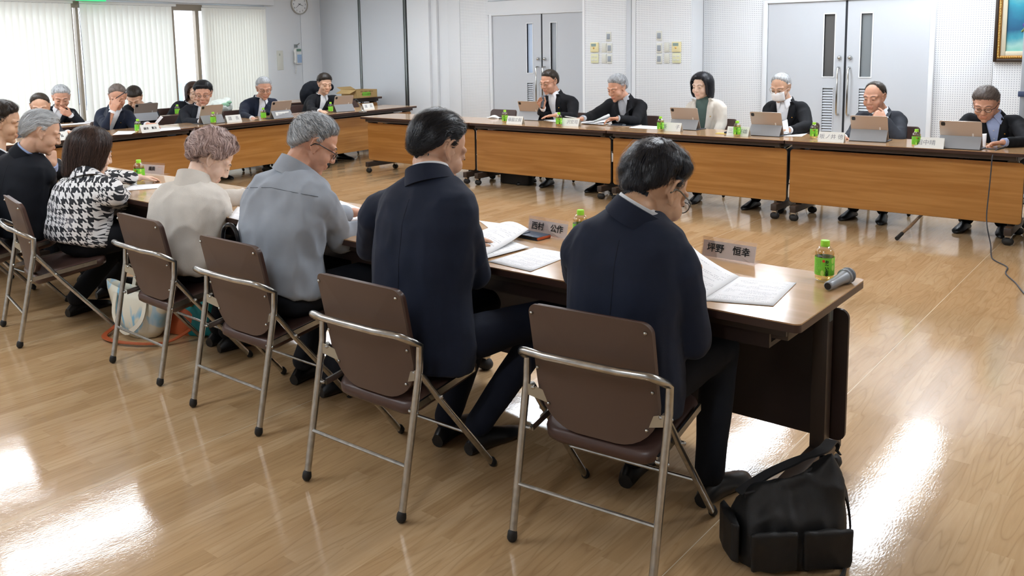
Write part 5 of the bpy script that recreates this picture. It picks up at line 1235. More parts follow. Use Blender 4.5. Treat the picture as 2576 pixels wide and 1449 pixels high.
for x, y, lb in ((1325, 303, 'propped tablet of the man speaking into the microphone'), (1715, 327, 'propped tablet left of the woman in pale blazer'), (1920, 343, 'propped tablet of the masked man'), (2180, 357, 'propped tablet of the balding man with chin on fist'), (2410, 376, 'propped tablet of the man at the right edge')):
    put_tablet(tz(x, y, 0, .03), random.uniform(-4, 4), lb)
put_tablet(tz(537, 311), 94, 'propped tablet of the man in dark glasses, far row')
put_tablet(tz(712, 298), 92, 'propped tablet of the grey haired man by the clock wall')
t5 = put_tablet(tz(868, 281), 84, 'propped tablet of the man nearest the partition'); 
put_tablet(at(372, 304, 'Z', TZ), 90, 'propped tablet of the black haired man in the second row')
ft = empty('tablet', tz(1558, 318, 0, .03), R(6), 'tablet lying flat under the papers of the man with the wristwatch', 'tablet', 'tablets on keyboard covers')
MB().b2((-.15, -.03, 0), (.15, .19, .006)).build('tablet_body', MATS['tablet_back'], ft, bevel=.002); MB().b2((-.143, -.024, .006), (.143, .184, .0066)).build('screen', mat('screen_dark', '4d5560', .06), ft)

# --- name cards
CARD = mat('card_white', 'eceeea', .6); INK = mat('ink_grey', '8d9096', .6); INKB = mat('ink_black', '17181b', .5)
def tent_card(p, rz, txt, label, size=.045, ink=INK, w_=.21, h=.082, bold=0):
    r = empty('name_card', p, R(rz), label, 'name card', 'folded name cards')
    d = .032; n = V((0, -h, d)).normalized()
    MB().plate([(-w_/2, -d, 0), (w_/2, -d, 0), (w_/2, 0, h), (-w_/2, 0, h)], n, -.0012).build('card_front', CARD, r)
    MB().plate([(-w_/2, d, 0), (w_/2, d, 0), (w_/2, 0, h), (-w_/2, 0, h)], (0, 1, .4), -.0012).build('card_back', CARD, r)
    me = text_mesh(txt, size, bold, .0002); k = math.hypot(d, h); up = V((0, d, h)).normalized(); c = V((0, -d/2, h/2))+n*.0008
    for v in me.vertices: v.co = c+V((v.co.x, 0, 0))+up*v.co.y+n*v.co.z
    link('lettering', me, ink, r)
for x, y, t_, lb in ((1290, 312, '篠脇丈毅', 'white name card left of the tablet of the man with the microphone'), (1430, 318, '　沢宏司', 'white name card before the man with the wristwatch'), (1684, 331, '長　　子', 'white name card before the woman in pale blazer'),
                     (1852, 343, '三島好雄', 'white name card left of the masked man'), (2087, 358, '坂ノ井 徳', 'white name card left of the balding man'), (2334, 374, '田中晴　', 'white name card left of the man at the right edge')):
    tent_card(tz(x, y, 0, .05), random.uniform(-3, 3), t_, lb, .046)
for x, y, t_, lb in ((590, 307, '議　長', 'white name card by the tablet of the man in dark glasses'), (714, 298, '副議長', 'white name card by the grey haired man at the clock wall'), (929, 275, '議　員', 'white name card right of the man nearest the partition')):
    tent_card(tz(x, y, -.03, 0), 94, t_, lb, .05)
tent_card(tz(380, 333, -.03, 0), 94, '鍋本　寛治', 'white name card with black print before the man holding a pen', .03, INKB, bold=.0006)
tent_card(tz(147, 354, -.03, 0), 94, '一本　弘', 'white name card behind the grey haired man at the left', .03, INKB, bold=.0006)
ACR = clear('acrylic', .86, (1, .97, .96)); CARDP = mat('card_paper', 'e6dedb', .6)
def acrylic(p, rz, txt, label, size=.036):
    r = empty('name_stand', p, R(rz), label, 'name stand', 'clear name stands on the near table')
    w_, h, ti = .225, .078, R(14); up = V((0, math.sin(ti), math.cos(ti))); n = V((0, -math.cos(ti), math.sin(ti))); c = V((0, 0, .003))
    MB().plate([c+V((-w_/2, 0, 0)), c+V((w_/2, 0, 0)), c+V((w_/2, 0, 0))+up*h, c+V((-w_/2, 0, 0))+up*h], n, .003).build('face_plate', ACR, r)
    MB().plate([(-w_/2, -.004, 0), (w_/2, -.004, 0), (w_/2, .06, 0), (-w_/2, .06, 0)], (0, 0, 1), .003).build('foot_plate', ACR, r)
    MB().plate([c+V((-w_/2+.003, 0, 0))-n*.0012+up*.003, c+V((w_/2-.003, 0, 0))-n*.0012+up*.003, c+V((w_/2-.003, 0, 0))-n*.0012+up*(h-.014), c+V((-w_/2+.003, 0, 0))-n*.0012+up*(h-.014)], n, -.0008).build('card', CARDP, r)
    me = text_mesh(txt, size, .0006, .0002); q = c+up*(h*.45)+n*.0036
    for v in me.vertices: v.co = q+V((v.co.x, 0, 0))+up*v.co.y+n*v.co.z
    link('lettering', me, INKB, r)
acrylic(V((-.508, -.03, ZT)), -3, '坪野　恒幸', 'clear name stand on the near table left of the green tea bottle')
acrylic(V((-1.325, -.085, ZT)), -4, '西村　公作', 'clear name stand on the near table behind the blue wallet')
acrylic(tz(374, 440, 0, .02), 14, '議員', 'clear name stand right of the bottle before the woman in houndstooth', .03)
acrylic(tz(105, 400, 0, 0), 0, '議員', 'clear name stand under the chin of the grey haired man in the near row', .03)

# --- papers
PAPER = paper_mat('printed_paper'); PAPERB = mat('blank_paper', 'f0eff0', .7); PINK = mat('pink_paper', 'f0cdd6', .7)
def sheet(pts, label, m=None, curl=None, z=0, group='sheets of paper on the tables', n=8):
    """paper with corners a,b,c,d (near left, near right, far right, far left); curl(u,v) lifts it"""
    a, b, c, d = [V(p) for p in pts]; o_ = (a+b+c+d)/4; o_.z = 0
    mb = MB(); vs = []; uvs = []
    for j in range(n+1):
        for i in range(n+1):
            u, v = i/n, j/n; p = a.lerp(b, u).lerp(d.lerp(c, u), v); p.z += z+(curl(u, v) if curl else 0); vs.append(p-o_); uvs.append((u, v))
    o = mb.add(vs, [(j*(n+1)+i, j*(n+1)+i+1, (j+1)*(n+1)+i+1, (j+1)*(n+1)+i) for j in range(n) for i in range(n)])
    ob = mb.build('paper', m or PAPER, None, smooth=True); ob.location = o_
    ul = ob.data.uv_layers.new()
    for l in ob.data.loops: ul.data[l.index].uv = uvs[l.vertex_index]
    md = ob.modifiers.new('s', 'SOLIDIFY'); md.thickness = .0006; md.offset = 1
    return tag(ob, label, 'paper', group)
q = lambda x, y: tz(x, y, 0, 0, ZT)
sheet([q(1766, 757), q(1945, 771), q(2003, 713), q(1860, 697)], 'printed sheet, right page of the booklet before the man in glasses', curl=lambda u, v: .001)
sheet([V((-.60, -.52, ZT)), q(1766, 757), q(1860, 697), V((-.62, -.19, ZT))], 'lifted left page of the booklet before the man in glasses', z=.002, curl=lambda u, v: (.05+.06*v)*(1-u)**2.4+.012*math.sin(PI*u)*(.4+v))
sheet([q(1752, 760), q(1800, 758), q(1830, 735), q(1790, 735)], 'small white slip under the booklet of the man in glasses', PAPERB)
sheet([q(1228, 659), q(1335, 684), q(1445, 640), q(1345, 624)], 'loose printed sheet near the table edge, left of the man in glasses', z=.001)
sheet([V((-1.62, -.44, ZT)), q(1215, 656), q(1333, 625), V((-1.55, -.2, ZT))], 'stack of printed papers right of the man with slicked hair', z=.003, curl=lambda u, v: .002)
sheet([V((-1.62, -.42, ZT)), q(1213, 650), q(1330, 600), V((-1.55, -.14, ZT))], 'curled top page beside the man with slicked hair', z=.006, curl=lambda u, v: .035*v*v+.02*math.sin(PI*u))
sheet([V((-1.58, -.14, ZT)), q(1228, 594), q(1308, 569), q(1205, 556)], 'paper at the far edge behind the slicked hair man', z=.001)
sheet([q(850, 545), q(915, 575), q(935, 535), q(855, 505)], 'printed paper between the grey shirted man and the navy suit', z=.001)
sheet([q(575, 548), q(640, 565), q(690, 535), q(598, 520)], 'printed paper in front of the woman in pale linen jacket', z=.001)
sheet([q(590, 585), q(660, 600), q(700, 575), q(600, 556)], 'paper at the table edge beside the sleeve of the linen jacket', z=.001)
sheet([q(300, 482), q(398, 474), q(420, 462), q(330, 466)], 'paper under the hand of the woman in houndstooth', z=.001)
sheet([q(215, 440), q(345, 468), q(345, 440), q(280, 425)], 'long printed sheet before the woman in houndstooth', z=.002)
sheet([q(295, 442), q(322, 452), q(320, 440), q(298, 434)], 'pink slip of paper left of the bottle, near row', PINK, z=.004)
sheet([q(135, 448), q(158, 452), q(165, 430), q(140, 424)], 'papers before the grey haired man in the near row', z=.001)
sheet([q(130, 425), q(158, 427), q(175, 410), q(140, 406)], 'stack of papers beyond the hand of the grey haired man', z=.012)
sheet([q(1460, 312), q(1520, 316), q(1545, 304), q(1475, 299)], 'papers under the hands of the man with the wristwatch', PAPERB, z=.009)
sheet([q(1490, 314), q(1540, 312), q(1548, 303), q(1500, 303)], 'lifted page held by the man with the wristwatch', PAPERB, z=.012, curl=lambda u, v: .075*u*v+.02*u)
sheet([q(1582, 322), q(1652, 326), q(1672, 319), q(1600, 315)], 'white papers left of the bottle before the woman in pale blazer', PAPERB, z=.001)
sheet([q(1366, 303), q(1400, 308), q(1402, 297), q(1380, 295)], 'white papers under the hand of the man with the microphone', PAPERB, z=.001)
sheet([q(1963, 343), q(2016, 344), q(2032, 336), q(1967, 334)], 'white sheet on the table before the masked man', PAPERB, z=.001)
hp = at(1975, 318, 'Y', 4.55); sheet([hp+V((.04, 0, -.06)), hp+V((-.02, 0, -.065)), hp+V((-.07, .06, .03)), hp+V((.0, .05, .06))], 'small papers held up by the masked man', PAPERB)
hp = at(2462, 358, 'Y', 4.45); sheet([hp+V((-.03, 0, -.05)), hp+V((.05, 0, -.05)), hp+V((.05, .02, .07)), hp+V((-.03, .02, .06))], 'small paper held by the man at the right edge', PAPERB)
sheet([q(283, 340), q(330, 338), q(350, 330), q(297, 330)], 'papers left of the bottle before the man holding a pen', PAPERB, z=.001)
sheet([q(398, 331), q(455, 326), q(452, 320), q(395, 323)], 'papers right of the card before the man holding a pen', PAPERB, z=.002)
hp = at(392, 308, 'X', -8.1); sheet([hp+V((0, -.05, -.04)), hp+V((0, -.02, -.05)), hp+V((0, .09, .05)), hp+V((0, .06, .07))], 'white page held in the hand of the man with the pen', PAPERB)
sheet([q(160, 340), q(190, 338), q(192, 330), q(165, 330)], 'papers under the hand of the man behind the grey head', PAPERB, z=.001)
for k, (x, y, w_, lb) in enumerate(((195, 312, .5, 'spread papers on the second row desk left of the window post'), (225, 306, .35, 'paper pile on the second row desk beside the wristwatch man'), (420, 298, .4, 'papers on the second row desk right of the tablet'))):
    p = at(x, y, 'Z', TZ); sheet([p+V((.1, -w_/2, 0)), p+V((.1, w_/2, 0)), p+V((-.12, w_/2, 0)), p+V((-.12, -w_/2, 0))], lb, PAPERB, z=.003)
# --- microphones
MGREY = mat('mic_grey', '8f9295', .4, metal=.3); MGRILL = mat('mic_grille', '5d6066', .5, metal=.4, bump=1.0, bscale=900)
def mic(p0, d, label, dark=False):
    r = empty('microphone', p0, 0, label, 'microphone', 'hand microphones'); d = V(d).normalized()
    q_ = d.to_track_quat('Z', 'Y').to_matrix()
    def L_(prof, nm, m, par): 
        mb = MB().lathe(prof, 20); mb.v = [tuple(q_ @ V(p)) for p in mb.v]; return mb.build(nm, m, par, smooth=True, auto=.9)
    hm_ = mat('mic_dark', '46494d', .45) if dark else MGREY
    b = L_([(.0125, 0), (.015, .003), (.016, .03), (.0175, .07), (.0205, .11), (.0225, .122)], 'handle', hm_, r)
    L_([(.008, -.0008), (.0115, -.0005), (.0115, .0005)], 'end_plug', BLACKM, b)
    L_([(.0225, .122), (.0275, .126), (.0275, .131), (.0255, .133)], 'collar_ring', hm_, r)
    L_([(.0245, .133), (.0265, .145), (.0255, .158), (.019, .170), (.008, .176)], 'grille', MGRILL, r)
    L_([(.0272, .1485), (.0278, .150), (.0272, .1515)], 'grille_band', hm_, r)
    return r
mp_ = tz(2083, 735); mq_ = tz(2127, 695)
mic(V((mp_.x-.005, mp_.y+.01, ZT+.0165)), (.02, .165, .009), 'silver grey hand microphone lying at the end of the near table')
a_ = at(1364, 263, 'Y', 4.70); b_ = at(1368, 240, 'Y', 4.78); mic(a_-(b_-a_).normalized()*.05, b_-a_, 'grey microphone held up by the speaking man', True)
ms = empty('microphone_stand', tz(938, 283, -.2, 0), 0, 'small chrome desk microphone stand before the man nearest the partition', 'stand')
MB().lathe([(.055, 0), (.05, .012), (.015, .018), (.012, .03)], 24).build('base', CHROME, ms, smooth=True); MB().capsule((0, 0, .025), (.06, -.14, .15), .008, .01).build('arm', CHROME, ms, smooth=True); MB().capsule((.06, -.14, .15), (.07, -.165, .17), .016, .014).build('clip', mat('clip_black', '202124', .5), ms, smooth=True)
# --- small things
mk = empty('face_mask', tz(1240, 298, 0, .02), R(10), 'white face mask folded on the table left of the tablet', 'mask')
k = MB(); rows = [[(-.075+.15*i/10, -.03+.07*j/5, .004+.035*math.sin(PI*i/10)*math.sin(PI*(j+.5)/6)) for i in range(11)] for j in range(6)]
o = k.add(sum(rows, []), [(j*11+i, j*11+i+1, (j+1)*11+i+1, (j+1)*11+i) for j in range(5) for i in range(10)]); k.build('mask_cloth', MATS['mask_white'], mk, smooth=True).modifiers.new('s', 'SOLIDIFY').thickness = .003
for x in (-1, 1): MB().tube([(x*.07, -.02, .006), (x*.10, .0, .012), (x*.07, .03, .006)], .0018, 6).build('ear_loop', MATS['mask_white'], mk, smooth=True)
ds = empty('phone', tz(1254, 300, 0, .12), R(5), 'dark phone lying behind the folded white mask', 'phone'); MB().b2((-.04, -.075, 0), (.04, .075, .009)).build('case', mat('phone_dark', '22252a', .3), ds, bevel=.003)
wl_ = empty('phone_wallet', V((-1.385, -.125, ZT)), R(-6), 'dark blue flip phone case with orange lining on the near table', 'phone case')
MB().b2((-.085, -.042, .011), (.085, .042, .0155)).build('front_cover', mat('navy_leather', '2d3d52', .4, bump=.2, bscale=200), wl_, bevel=.002); MB().b2((-.082, -.040, .0035), (.080, .040, .011)).build('phone_body', mat('case_inner', '2a241f', .5), wl_, bevel=.002)
MB().b2((-.085, -.042, 0), (.085, .042, .0035)).build('back_cover', MATS['navy_leather'], wl_, bevel=.0015); MB().b2((.080, -.041, .002), (.087, .041, .0135)).build('spine', mat('orange_leather', 'c2572f', .45), wl_, bevel=.002)
MB().b2((-.035, -.046, .0155), (-.008, .012, .0185)).build('strap_tab', MATS['navy_leather'], wl_, bevel=.002)
gl = empty('eyeglasses', tz(756, 296, -.10, 0), 0, 'pale pink framed folded glasses beside the card by the clock wall man', 'glasses')
for y in (-.035, .035): MB().tube([(.0, y+.026*math.cos(2*PI*i/16), .026+.024*math.sin(2*PI*i/16)) for i in range(16)], .004, 6, True).build('rim', mat('pink_frame', 'b39a92', .3), gl, smooth=True)
for y in (-.062, .062): MB().tube([(0, y, .04), (-.08, y*.8, .03), (-.12, y*.7, .006)], .003, 6).build('temple', MATS['pink_frame'], gl, smooth=True)
nb = empty('notebook', tz(1822, 338, 0, .06), R(8), 'dark notebook on a yellow envelope left of the bottle, right row', 'notebook'); MB().b2((-.10, -.04, 0), (.03, .05, .004)).build('envelope', mat('envelope_yellow', 'd9c16a', .6), nb); MB().b2((-.02, -.03, .004), (.10, .06, .02)).build('book', mat('book_navy', '2f3648', .5), nb, bevel=.003)
def pen(p, d, label, c='25272b'):
    r = empty('pen', p, 0, label, 'pen', 'pens in hands'); d = V(d).normalized()
    MB().capsule((0, 0, 0), d*.12, .0048, .0048, 8).build('barrel', mat('pen_'+c, c, .3), r, smooth=True); MB().capsule(d*.12, d*.138, .0045, .002, 8).build('tip', mat('pen_tip', 'd8d8d8', .25), r, smooth=True)
a_ = at(292, 247, 'X', -8.33); pen(a_, at(306, 238, 'X', -8.33)-a_, 'dark pen held at the brow of the man in navy suit', '2a2f3a')
a_ = at(1450, 297, 'Y', 4.47); pen(a_, at(1424, 293, 'Y', 4.45)-a_, 'white pen held out by the man with the wristwatch', 'e4e4e4')
def watch(p, d, label):
    r = empty('wristwatch', p, 0, label, 'watch'); d = V(d).normalized(); q_ = d.to_track_quat('Z', 'Y').to_matrix()
    mb = MB().lathe([(.031, -.009), (.0335, -.007), (.0335, .007), (.031, .009)], 20, cap=False); mb.v = [tuple(q_ @ V(p_)) for p_ in mb.v]; mb.build('band', mat('watch_steel', 'a9a9a5', .25, metal=.9), r, smooth=True)
    n_ = (V((0, 0, 1))-d*d.z).normalized(); mb = MB().lathe([(.019, 0), (.019, .007), (.016, .009)], 20); q2 = (n_-V((0, 0, 0))).to_track_quat('Z', 'Y').to_matrix(); mb.v = [tuple(q2 @ V(p_)+n_*.031) for p_ in mb.v]; mb.build('watch_case', mat('watch_face', '4a4d50', .2, metal=.5), r, smooth=True)
W1 = at(1556, 300, 'Y', 4.60); watch(W1, (.5, .35, 0), 'steel wristwatch on the man holding papers, right row')
W2 = at(180, 288, 'X', -9.74); watch(W2, at(202, 310, 'X', -9.75)-at(176, 288, 'X', -9.72), 'steel wristwatch on the man by the window')
# --- plastic bag, carton, coats
pb = MB().ell((0, 0, .10), (.11, .15, .10), n=18, m=12).ell((0, .08, .13), (.07, .08, .09)).ell((.02, -.09, .10), (.08, .08, .09))
me = remesh(pb, .012, 2); crumple(me, .012, 14, 3)
o = link('plastic_bag', me, mat('bag_white', 'e8efe8', .4, var=.1, vscale=10)); o.location = at(585, 290, 'Z', TZ)+V((-.25, .0, 0)); o.location.z = ZT; tag(o, 'crumpled white plastic bag with green print on the second row desk', 'bag')
gp = MB(); gp.ell((.10, 0, .13), (.012, .07, .03)).ell((.10, .06, .16), (.012, .04, .02)); gp.build('green_print', mat('print_green', '9fd0ae', .5), o, smooth=True)
cb = empty('cardboard_box', V((-9.66, 6.22, .7712)), R(4), 'open brown cardboard carton on the desk by the folding partition', 'box')
KR = mat('kraft_board', 'b99a66', .8, var=.06, vscale=5)
w_, d_, h_ = .47, .32, .125
for nm, lo, hi in (('side_panel', (-d_/2, -w_/2, 0), (-d_/2+.006, w_/2, h_)), ('side_panel', (d_/2-.006, -w_/2, 0), (d_/2, w_/2, h_)), ('side_panel', (-d_/2, -w_/2, 0), (d_/2, -w_/2+.006, h_)), ('side_panel', (-d_/2, w_/2-.006, 0), (d_/2, w_/2, h_)), ('base_panel', (-d_/2, -w_/2, 0), (d_/2, w_/2, .006))): MB().b2(lo, hi).build(nm, KR, cb)
MB().plate([(-d_/2, -w_/2, h_), (-d_/2, -w_/2+.30, h_), (-d_/2-.10, -w_/2+.30, h_+.04), (-d_/2-.10, -w_/2, h_+.04)], (0, 0, 1), .005).build('flap', KR, cb); MB().plate([(-d_/2, -w_/2, h_), (d_/2, -w_/2, h_), (d_/2-.02, -w_/2-.12, h_-.05), (-d_/2, -w_/2-.12, h_-.05)], (0, 0, 1), .005).build('flap', KR, cb)
MB().b2((d_/2, -.10, .03), (d_/2+.001, .08, .09)).build('green_label', mat('carton_green', '7cc23e', .6), cb)
me = text_mesh('お〜いお茶', .045, .0005, .0003)
for v in me.vertices: v.co = (d_/2+.0012+v.co.z, v.co.x-.01, v.co.y*.7+.055)
link('lettering', me, mat('carton_ink', '6f5a34', .7), cb)
me = text_mesh('緑茶 飲料　280ml', .036, 0, .0003)
for v in me.vertices: v.co = (d_/2+.0012+v.co.z, v.co.x-.0, v.co.y*.7+.098)
link('lettering', me, MATS['carton_ink'], cb)
ct = MB(); p = at(790, 225, 'X', -9.25)
ct.ell((0, 0, .0), (.10, .20, .12), n=18).ell((0, -.12, -.10), (.09, .12, .16)).ell((.02, .16, .02), (.08, .10, .11)).capsule((0, .22, .05), (0, .30, .02), .07, .05)
me = remesh(ct, .014, 3); crumple(me, .012, 9, 8); o = link('coat', me, MATS['navy_dark']); o.location = p; tag(o, 'dark coat bunched over a chair back behind the man nearest the partition', 'coat')
# --- bags and odd things on the floor
BAGM = mat('black_nylon', '0d0d0e', .55, bump=.3, bscale=500); TRIM = mat('black_webbing', '141416', .7, bump=.4, bscale=900)
bg_ = empty('shoulder_bag', V((-.015, -.66, 0)), R(0), 'black nylon shoulder bag on the floor at the end of the near table', 'bag')
def nb_(): return MB()
m = MB(); rot_ = Matrix.Rotation(R(42), 3, 'Z')
T = lambda x, y, z: rot_ @ V((x*.95, y, 0))+V((0, 0, z*.78 if z > .03 else z))
rings = []
for z, a_, b_, dx in ((.004, .165, .095, 0), (.05, .175, .105, 0), (.14, .172, .10, 0), (.21, .160, .080, .01), (.265, .135, .045, .02), (.295, .11, .022, .03)):
    rg = []
    for j in range(28):
        t = 2*PI*j/28; cx, sy = math.cos(t), math.sin(t); k_ = (abs(cx)**3.2+abs(sy)**3.2)**(-1/3.2); zz = z+(.10*max(0, cx*k_+.2)*(z/.3)**2-.03*(z/.3)*(1-abs(cx)))
        rg.append(T(a_*cx*k_+dx, b_*sy*k_, zz))
    rings.append(rg)
m.loft(rings); me = remesh(m, .008, 2); crumple(me, .007, 11, 5); link('bag_body', me, BAGM, bg_)
m = MB()
for cx, w2 in ((-.085, .075), (.08, .08)):
    m.loft([[T(cx+x*k_, -.112-.014*q_, .02+.155*hh) for x, q_ in ((-w2, 0), (-w2*.9, .8), (0, 1.1), (w2*.9, .8), (w2, 0), (0, -.6))] for hh, k_ in ((0, .95), (.5, 1), (1, 1))])
me = remesh(m, .006, 2); crumple(me, .003, 16, 2); link('front_pocket', me, BAGM, bg_)
m = MB(); m.loft([[T(-.178-.02*q_, y, .02+.16*hh) for y, q_ in ((-.08, 0), (-.06, 1), (.0, 1.3), (.06, 1), (.08, 0), (0, -.5))] for hh in (0, .5, 1)]); link('side_pocket', remesh(m, .006, 2), BAGM, bg_)
def strap(pts, w2, t2, up=None):
    mb = MB(); pts = [V(p_) for p_ in pts]; rg = []
    for i, p_ in enumerate(pts):
        d__ = (pts[min(i+1, len(pts)-1)]-pts[max(0, i-1)]).normalized(); s1 = d__.cross(V(up or (0, 0, 1))).normalized(); s2 = d__.cross(s1)
        rg.append([p_+s1*w2+s2*t2, p_-s1*w2+s2*t2, p_-s1*w2-s2*t2, p_+s1*w2-s2*t2])
    return mb.loft(rg)
def smooth_path(pts, n=6):
    pts = [V(p_) for p_ in pts]; out = []
    for i in range(len(pts)-1):
        p0, p1, p2, p3 = pts[max(0, i-1)], pts[i], pts[i+1], pts[min(len(pts)-1, i+2)]
        for k in range(n):
            t = k/n; out.append(.5*((2*p1)+(p2-p0)*t+(2*p0-5*p1+4*p2-p3)*t*t+(3*p1-p0-3*p2+p3)*t**3))
    return out+[pts[-1]]
strap(smooth_path([T(-.15, .02, .24), T(-.05, .05, .29), T(.05, .06, .335), T(.13, .05, .38), (.03, .30, .25), (.04, .33, .2)]), .018, .003).build('shoulder_strap', TRIM, bg_, smooth=True, auto=1)
strap(smooth_path([T(.17, .0, .27), T(.20, .02, .20), T(.205, 0, .10), T(.19, -.02, .02), T(.10, -.16, .006), T(-.02, -.2, .005)]), .018, .003, (1, .3, 0)).build('shoulder_strap', TRIM, bg_, smooth=True, auto=1)
strap(smooth_path([T(-.14, -.01, .245), T(-.02, .0, .275), T(.12, .01, .345)]), .012, .004, (1, 0, 0)).build('zip', TRIM, bg_, smooth=True, auto=1)
MB().plate([T(.13, .06, .18), T(.19, .06, .18), T(.19, .06, .34), T(.13, .06, .345)], rot_ @ V((0, 1, 0)), .02).build('rear_flap', BAGM, bg_, bevel=.008)
# tote bag with blue brush strokes
def tote_mat():
    m = bpy.data.materials.new('tote_print'); t, N, L, b = nodes(m); tc = N.new('ShaderNodeTexCoord')
    mp = N.new('ShaderNodeMapping'); mp.inputs['Rotation'].default_value = (0, .6, .4); mp.inputs['Scale'].default_value = (9, 4, 4); n = N.new('ShaderNodeTexNoise'); n.inputs['Scale'].default_value = 1; n.inputs['Detail'].default_value = 2; n.inputs['Distortion'].default_value = .8
    L.new(tc.outputs['Object'], mp.inputs[0]); L.new(mp.outputs[0], n.inputs[0]); cr = N.new('ShaderNodeValToRGB'); L.new(n.outputs['Fac'], cr.inputs[0]); e = cr.color_ramp.elements
    e[0].position = .36; e[0].color = (*hexc('7fb4cf'), 1); e[1].position = .42; e[1].color = (*hexc('d8d4c2'), 1)
    for p_, c_ in ((.56, 'd8d4c2'), (.58, 'b8cdd6'), (.66, '8fbdd6'), (.70, 'c9c6a8')): x = e.new(p_); x.color = (*hexc(c_), 1)
    L.new(cr.outputs[0], b.inputs['Base Color']); b.inputs['Roughness'].default_value = .8
    return m
tt = empty('tote_bag', V((-3.56, -.76, 0)), R(14), 'cream tote bag with pale blue brush print under the folding chair', 'bag')
m = MB(); rings = []
for z, a_, b_ in ((.01, .11, .05), (.05, .15, .06), (.14, .19, .065), (.23, .225, .05), (.27, .235, .035)):
    rings.append([V((a_*math.cos(2*PI*j/24), b_*math.sin(2*PI*j/24)*(1.2), z+.02*math.cos(4*PI*j/24)*(z/.27))) for j in range(24)])
m.loft(rings, cap=False); m.f.append(tuple(range(23, -1, -1))); me = m.mesh('bag'); crumple(me, .008, 8, 3); o = link('bag_body', me, tote_mat(), tt); md = o.modifiers.new('s', 'SOLIDIFY'); md.thickness = .004
for y in (-.062, .05): strap(smooth_path([(-.11, y, .24), (-.10, y-.03, .12), (0, y-.05, .045), (.10, y-.03, .12), (.11, y, .24)] if y < 0 else [(-.1, y, .25), (-.06, y, .33), (.06, y, .33), (.1, y, .25)]), .012, .003, (0, 1, 0)).build('handle', mat('tote_handle', 'd9d4c3', .8), tt, smooth=True, auto=1)
ob = empty('handbag', V((-3.44, -.60, 0)), R(10), 'orange brown leather bag with long strap under the tote', 'bag'); LE = mat('tan_leather', 'b0552f', .45)
m = MB(); m.loft([[V((.16*k_*math.cos(2*PI*j/20), .07*k_*math.sin(2*PI*j/20), z)) for j in range(20)] for z, k_ in ((.003, .9), (.04, 1), (.12, .95), (.16, .7))]); m.build('bag_body', LE, ob, smooth=True)
strap(smooth_path([(-.14, 0, .10), (-.26, -.10, .10), (-.31, -.20, .03), (-.24, -.30, .02), (-.05, -.30, .018), (.12, -.20, .018), (.16, -.06, .06)]), .014, .002).build('shoulder_strap', LE, ob, smooth=True, auto=1)
tl = empty('handbag', V((-3.33, -.56, 0)), R(20), 'teal handbag on the floor beside the tote bag', 'bag'); TE = mat('teal_canvas', '0f7f86', .6, var=.15, vscale=12, bump=.3, bscale=300)
m = MB(); m.loft([[V((a_*c_, b_*s_, z)) for c_, s_ in [(math.copysign(abs(math.cos(2*PI*j/24))**.5, math.cos(2*PI*j/24)), math.copysign(abs(math.sin(2*PI*j/24))**.5, math.sin(2*PI*j/24))) for j in range(24)]] for z, a_, b_ in ((.003, .12, .06), (.03, .125, .065), (.15, .115, .05), (.2, .11, .03))]); me = remesh(m, .008, 2); crumple(me, .005, 12, 6); link('bag_body', me, TE, tl)
MB().capsule((.0, -.048, .17), (.0, -.056, .17), .008, .008).build('clasp', MATS['pin_gold'], tl, smooth=True); strap(smooth_path([(-.07, -.02, .19), (-.05, -.02, .27), (.05, -.02, .27), (.07, -.02, .19)]), .008, .004, (0, 1, 0)).build('handle', TE, tl, smooth=True, auto=1)
cbag = empty('handbag', V((-2.30, -.90, .445)), R(0), 'black handbag wedged on the chair behind the grey shirted man', 'bag')
m = MB(); m.loft([[V((.11*math.cos(2*PI*j/20)*k_, .035*math.sin(2*PI*j/20)*k_, z)) for j in range(20)] for z, k_ in ((.003, .9), (.05, 1.05), (.16, 1), (.2, .8))]); m.build('bag_body', BAGM, cbag, smooth=True)
MB().tube(smooth_path([(-.06, 0, .19), (-.05, 0, .31), (.0, 0, .345), (.05, 0, .31), (.06, 0, .19)]), .009, 8).build('handle', mat('black_leather_shiny', '17171a', .25), cbag, smooth=True); cbag.location = V((-2.33, -.985, .445))
rb = empty('briefcase', V((-5.12, 4.50, 0)), 0, 'black soft briefcase under the right row beside the caster legs', 'bag')
m = MB(); m.loft([[V((a_*c_, b_*s_, z)) for c_, s_ in [(math.copysign(abs(math.cos(2*PI*j/24))**.5, math.cos(2*PI*j/24)), math.copysign(abs(math.sin(2*PI*j/24))**.5, math.sin(2*PI*j/24))) for j in range(24)]] for z, a_, b_ in ((.003, .2, .07), (.03, .21, .08), (.22, .21, .07), (.29, .20, .04))]); m.build('bag_body', BAGM, rb, smooth=True)
MB().tube(smooth_path([(-.06, 0, .28), (-.05, 0, .34), (.05, 0, .34), (.06, 0, .28)]), .008, 8).build('handle', TRIM, rb, smooth=True)
rb2 = empty('backpack', V((-3.90, 4.62, 0)), R(20), 'black bag leaning by the casters below the man with the wristwatch', 'bag')
m = MB(); m.ell((0, 0, .16), (.12, .09, .16)).ell((0, -.07, .1), (.09, .05, .1)); me = remesh(m, .012, 2); me.transform(Matrix.Translation((0, 0, .005))); crumple(me, .005, 9, 1); link('bag_body', me, BAGM, rb2); MB().tube(smooth_path([(-.04, 0, .3), (-.12, -.02, .25), (-.14, -.02, .1), (-.08, 0, .03)]), .01, 8).build('strap', TRIM, rb2, smooth=True)
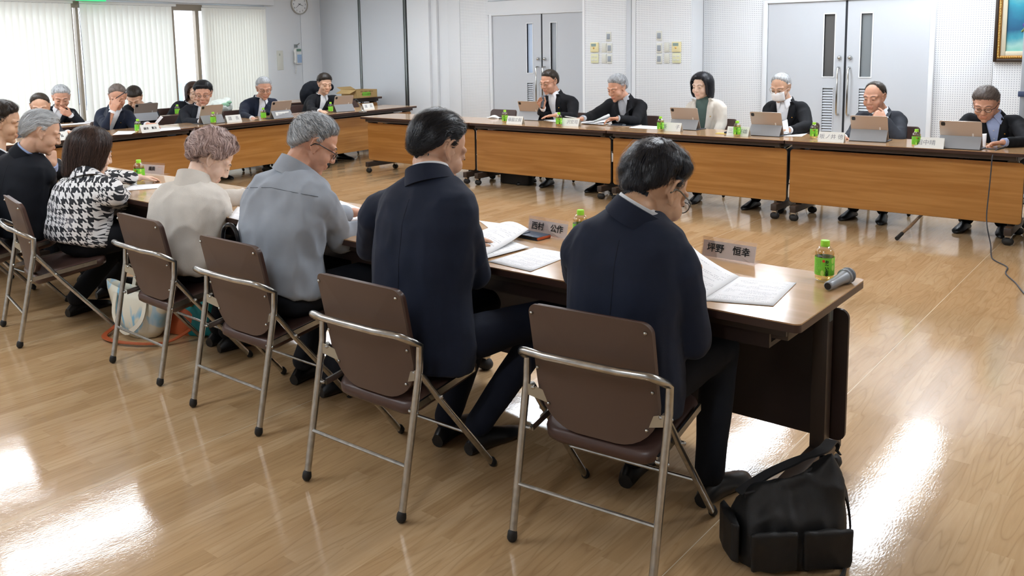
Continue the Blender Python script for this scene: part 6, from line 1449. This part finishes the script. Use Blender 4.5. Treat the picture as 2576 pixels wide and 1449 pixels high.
rb3 = empty('briefcase', V((-.02, 4.32, 0)), R(80), 'black bag at the right end of the right row beside a caster', 'bag')
m = MB(); m.loft([[V((.17*k_*math.cos(2*PI*j/20), .055*k_*math.sin(2*PI*j/20), z)) for j in range(20)] for z, k_ in ((.003, .9), (.04, 1), (.2, 1), (.27, .8))]); m.build('bag_body', BAGM, rb3, smooth=True); MB().tube(smooth_path([(-.05, 0, .26), (-.04, 0, .31), (.04, 0, .31), (.05, 0, .26)]), .008, 8).build('handle', TRIM, rb3, smooth=True)
# walking stick leaning on the floor under the right row
cn = empty('walking_stick', at(2256, 600, 'Z', .016), 0, 'wooden walking stick with dark rubber tip on the floor under the right row', 'walking stick'); e_ = V((-.80, 4.72, .22))-cn.location
MB().tube([(0, 0, 0), e_*.12], [.016, .014], 10).build('rubber_tip', BLACKM, cn, smooth=True); MB().tube([e_*.11]+[e_*t+V((.004*math.sin(9*t), 0, .004*math.cos(7*t))) for t in (.3, .5, .7, .9, 1)], [.0105, .0125, .0115, .013, .012, .013], 10).build('shaft', mat('cane_wood', '8a6f55', .45, var=.3, vscale=30), cn, smooth=True)
# cord from the table top down to the floor
cpts = [at(2400+60, 372, 'Z', TZ+.004), at(2505, 375, 'Z', TZ+.004), at(2527, 371, 'Z', TZ+.004), at(2508, 376, 'Z', TZ+.004)]
cpts = [V((p_.x, max(p_.y, 4.15), p_.z)) for p_ in cpts]
cpts += [at(2497, 392, 'Y', 4.13), at(2493, 430, 'Y', 4.12), at(2488, 480, 'Y', 4.12), at(2482, 540, 'Y', 4.10), at(2484, 575, 'Y', 4.02), at(2492, 615, 'Z', .02), at(2494, 645, 'Z', .005), at(2504, 656, 'Z', .005), at(2534, 672, 'Z', .005), at(2530, 688, 'Z', .005), at(2555, 712, 'Z', .005), at(2580, 742, 'Z', .005), at(2620, 770, 'Z', .005)]
o = MB().tube(smooth_path(cpts, 5), .0042, 8).build('power_cord', mat('cord_dark', '3a3e45', .5), None, smooth=True); tag(o, 'dark cord hanging down the table front and trailing over the floor', 'cord')
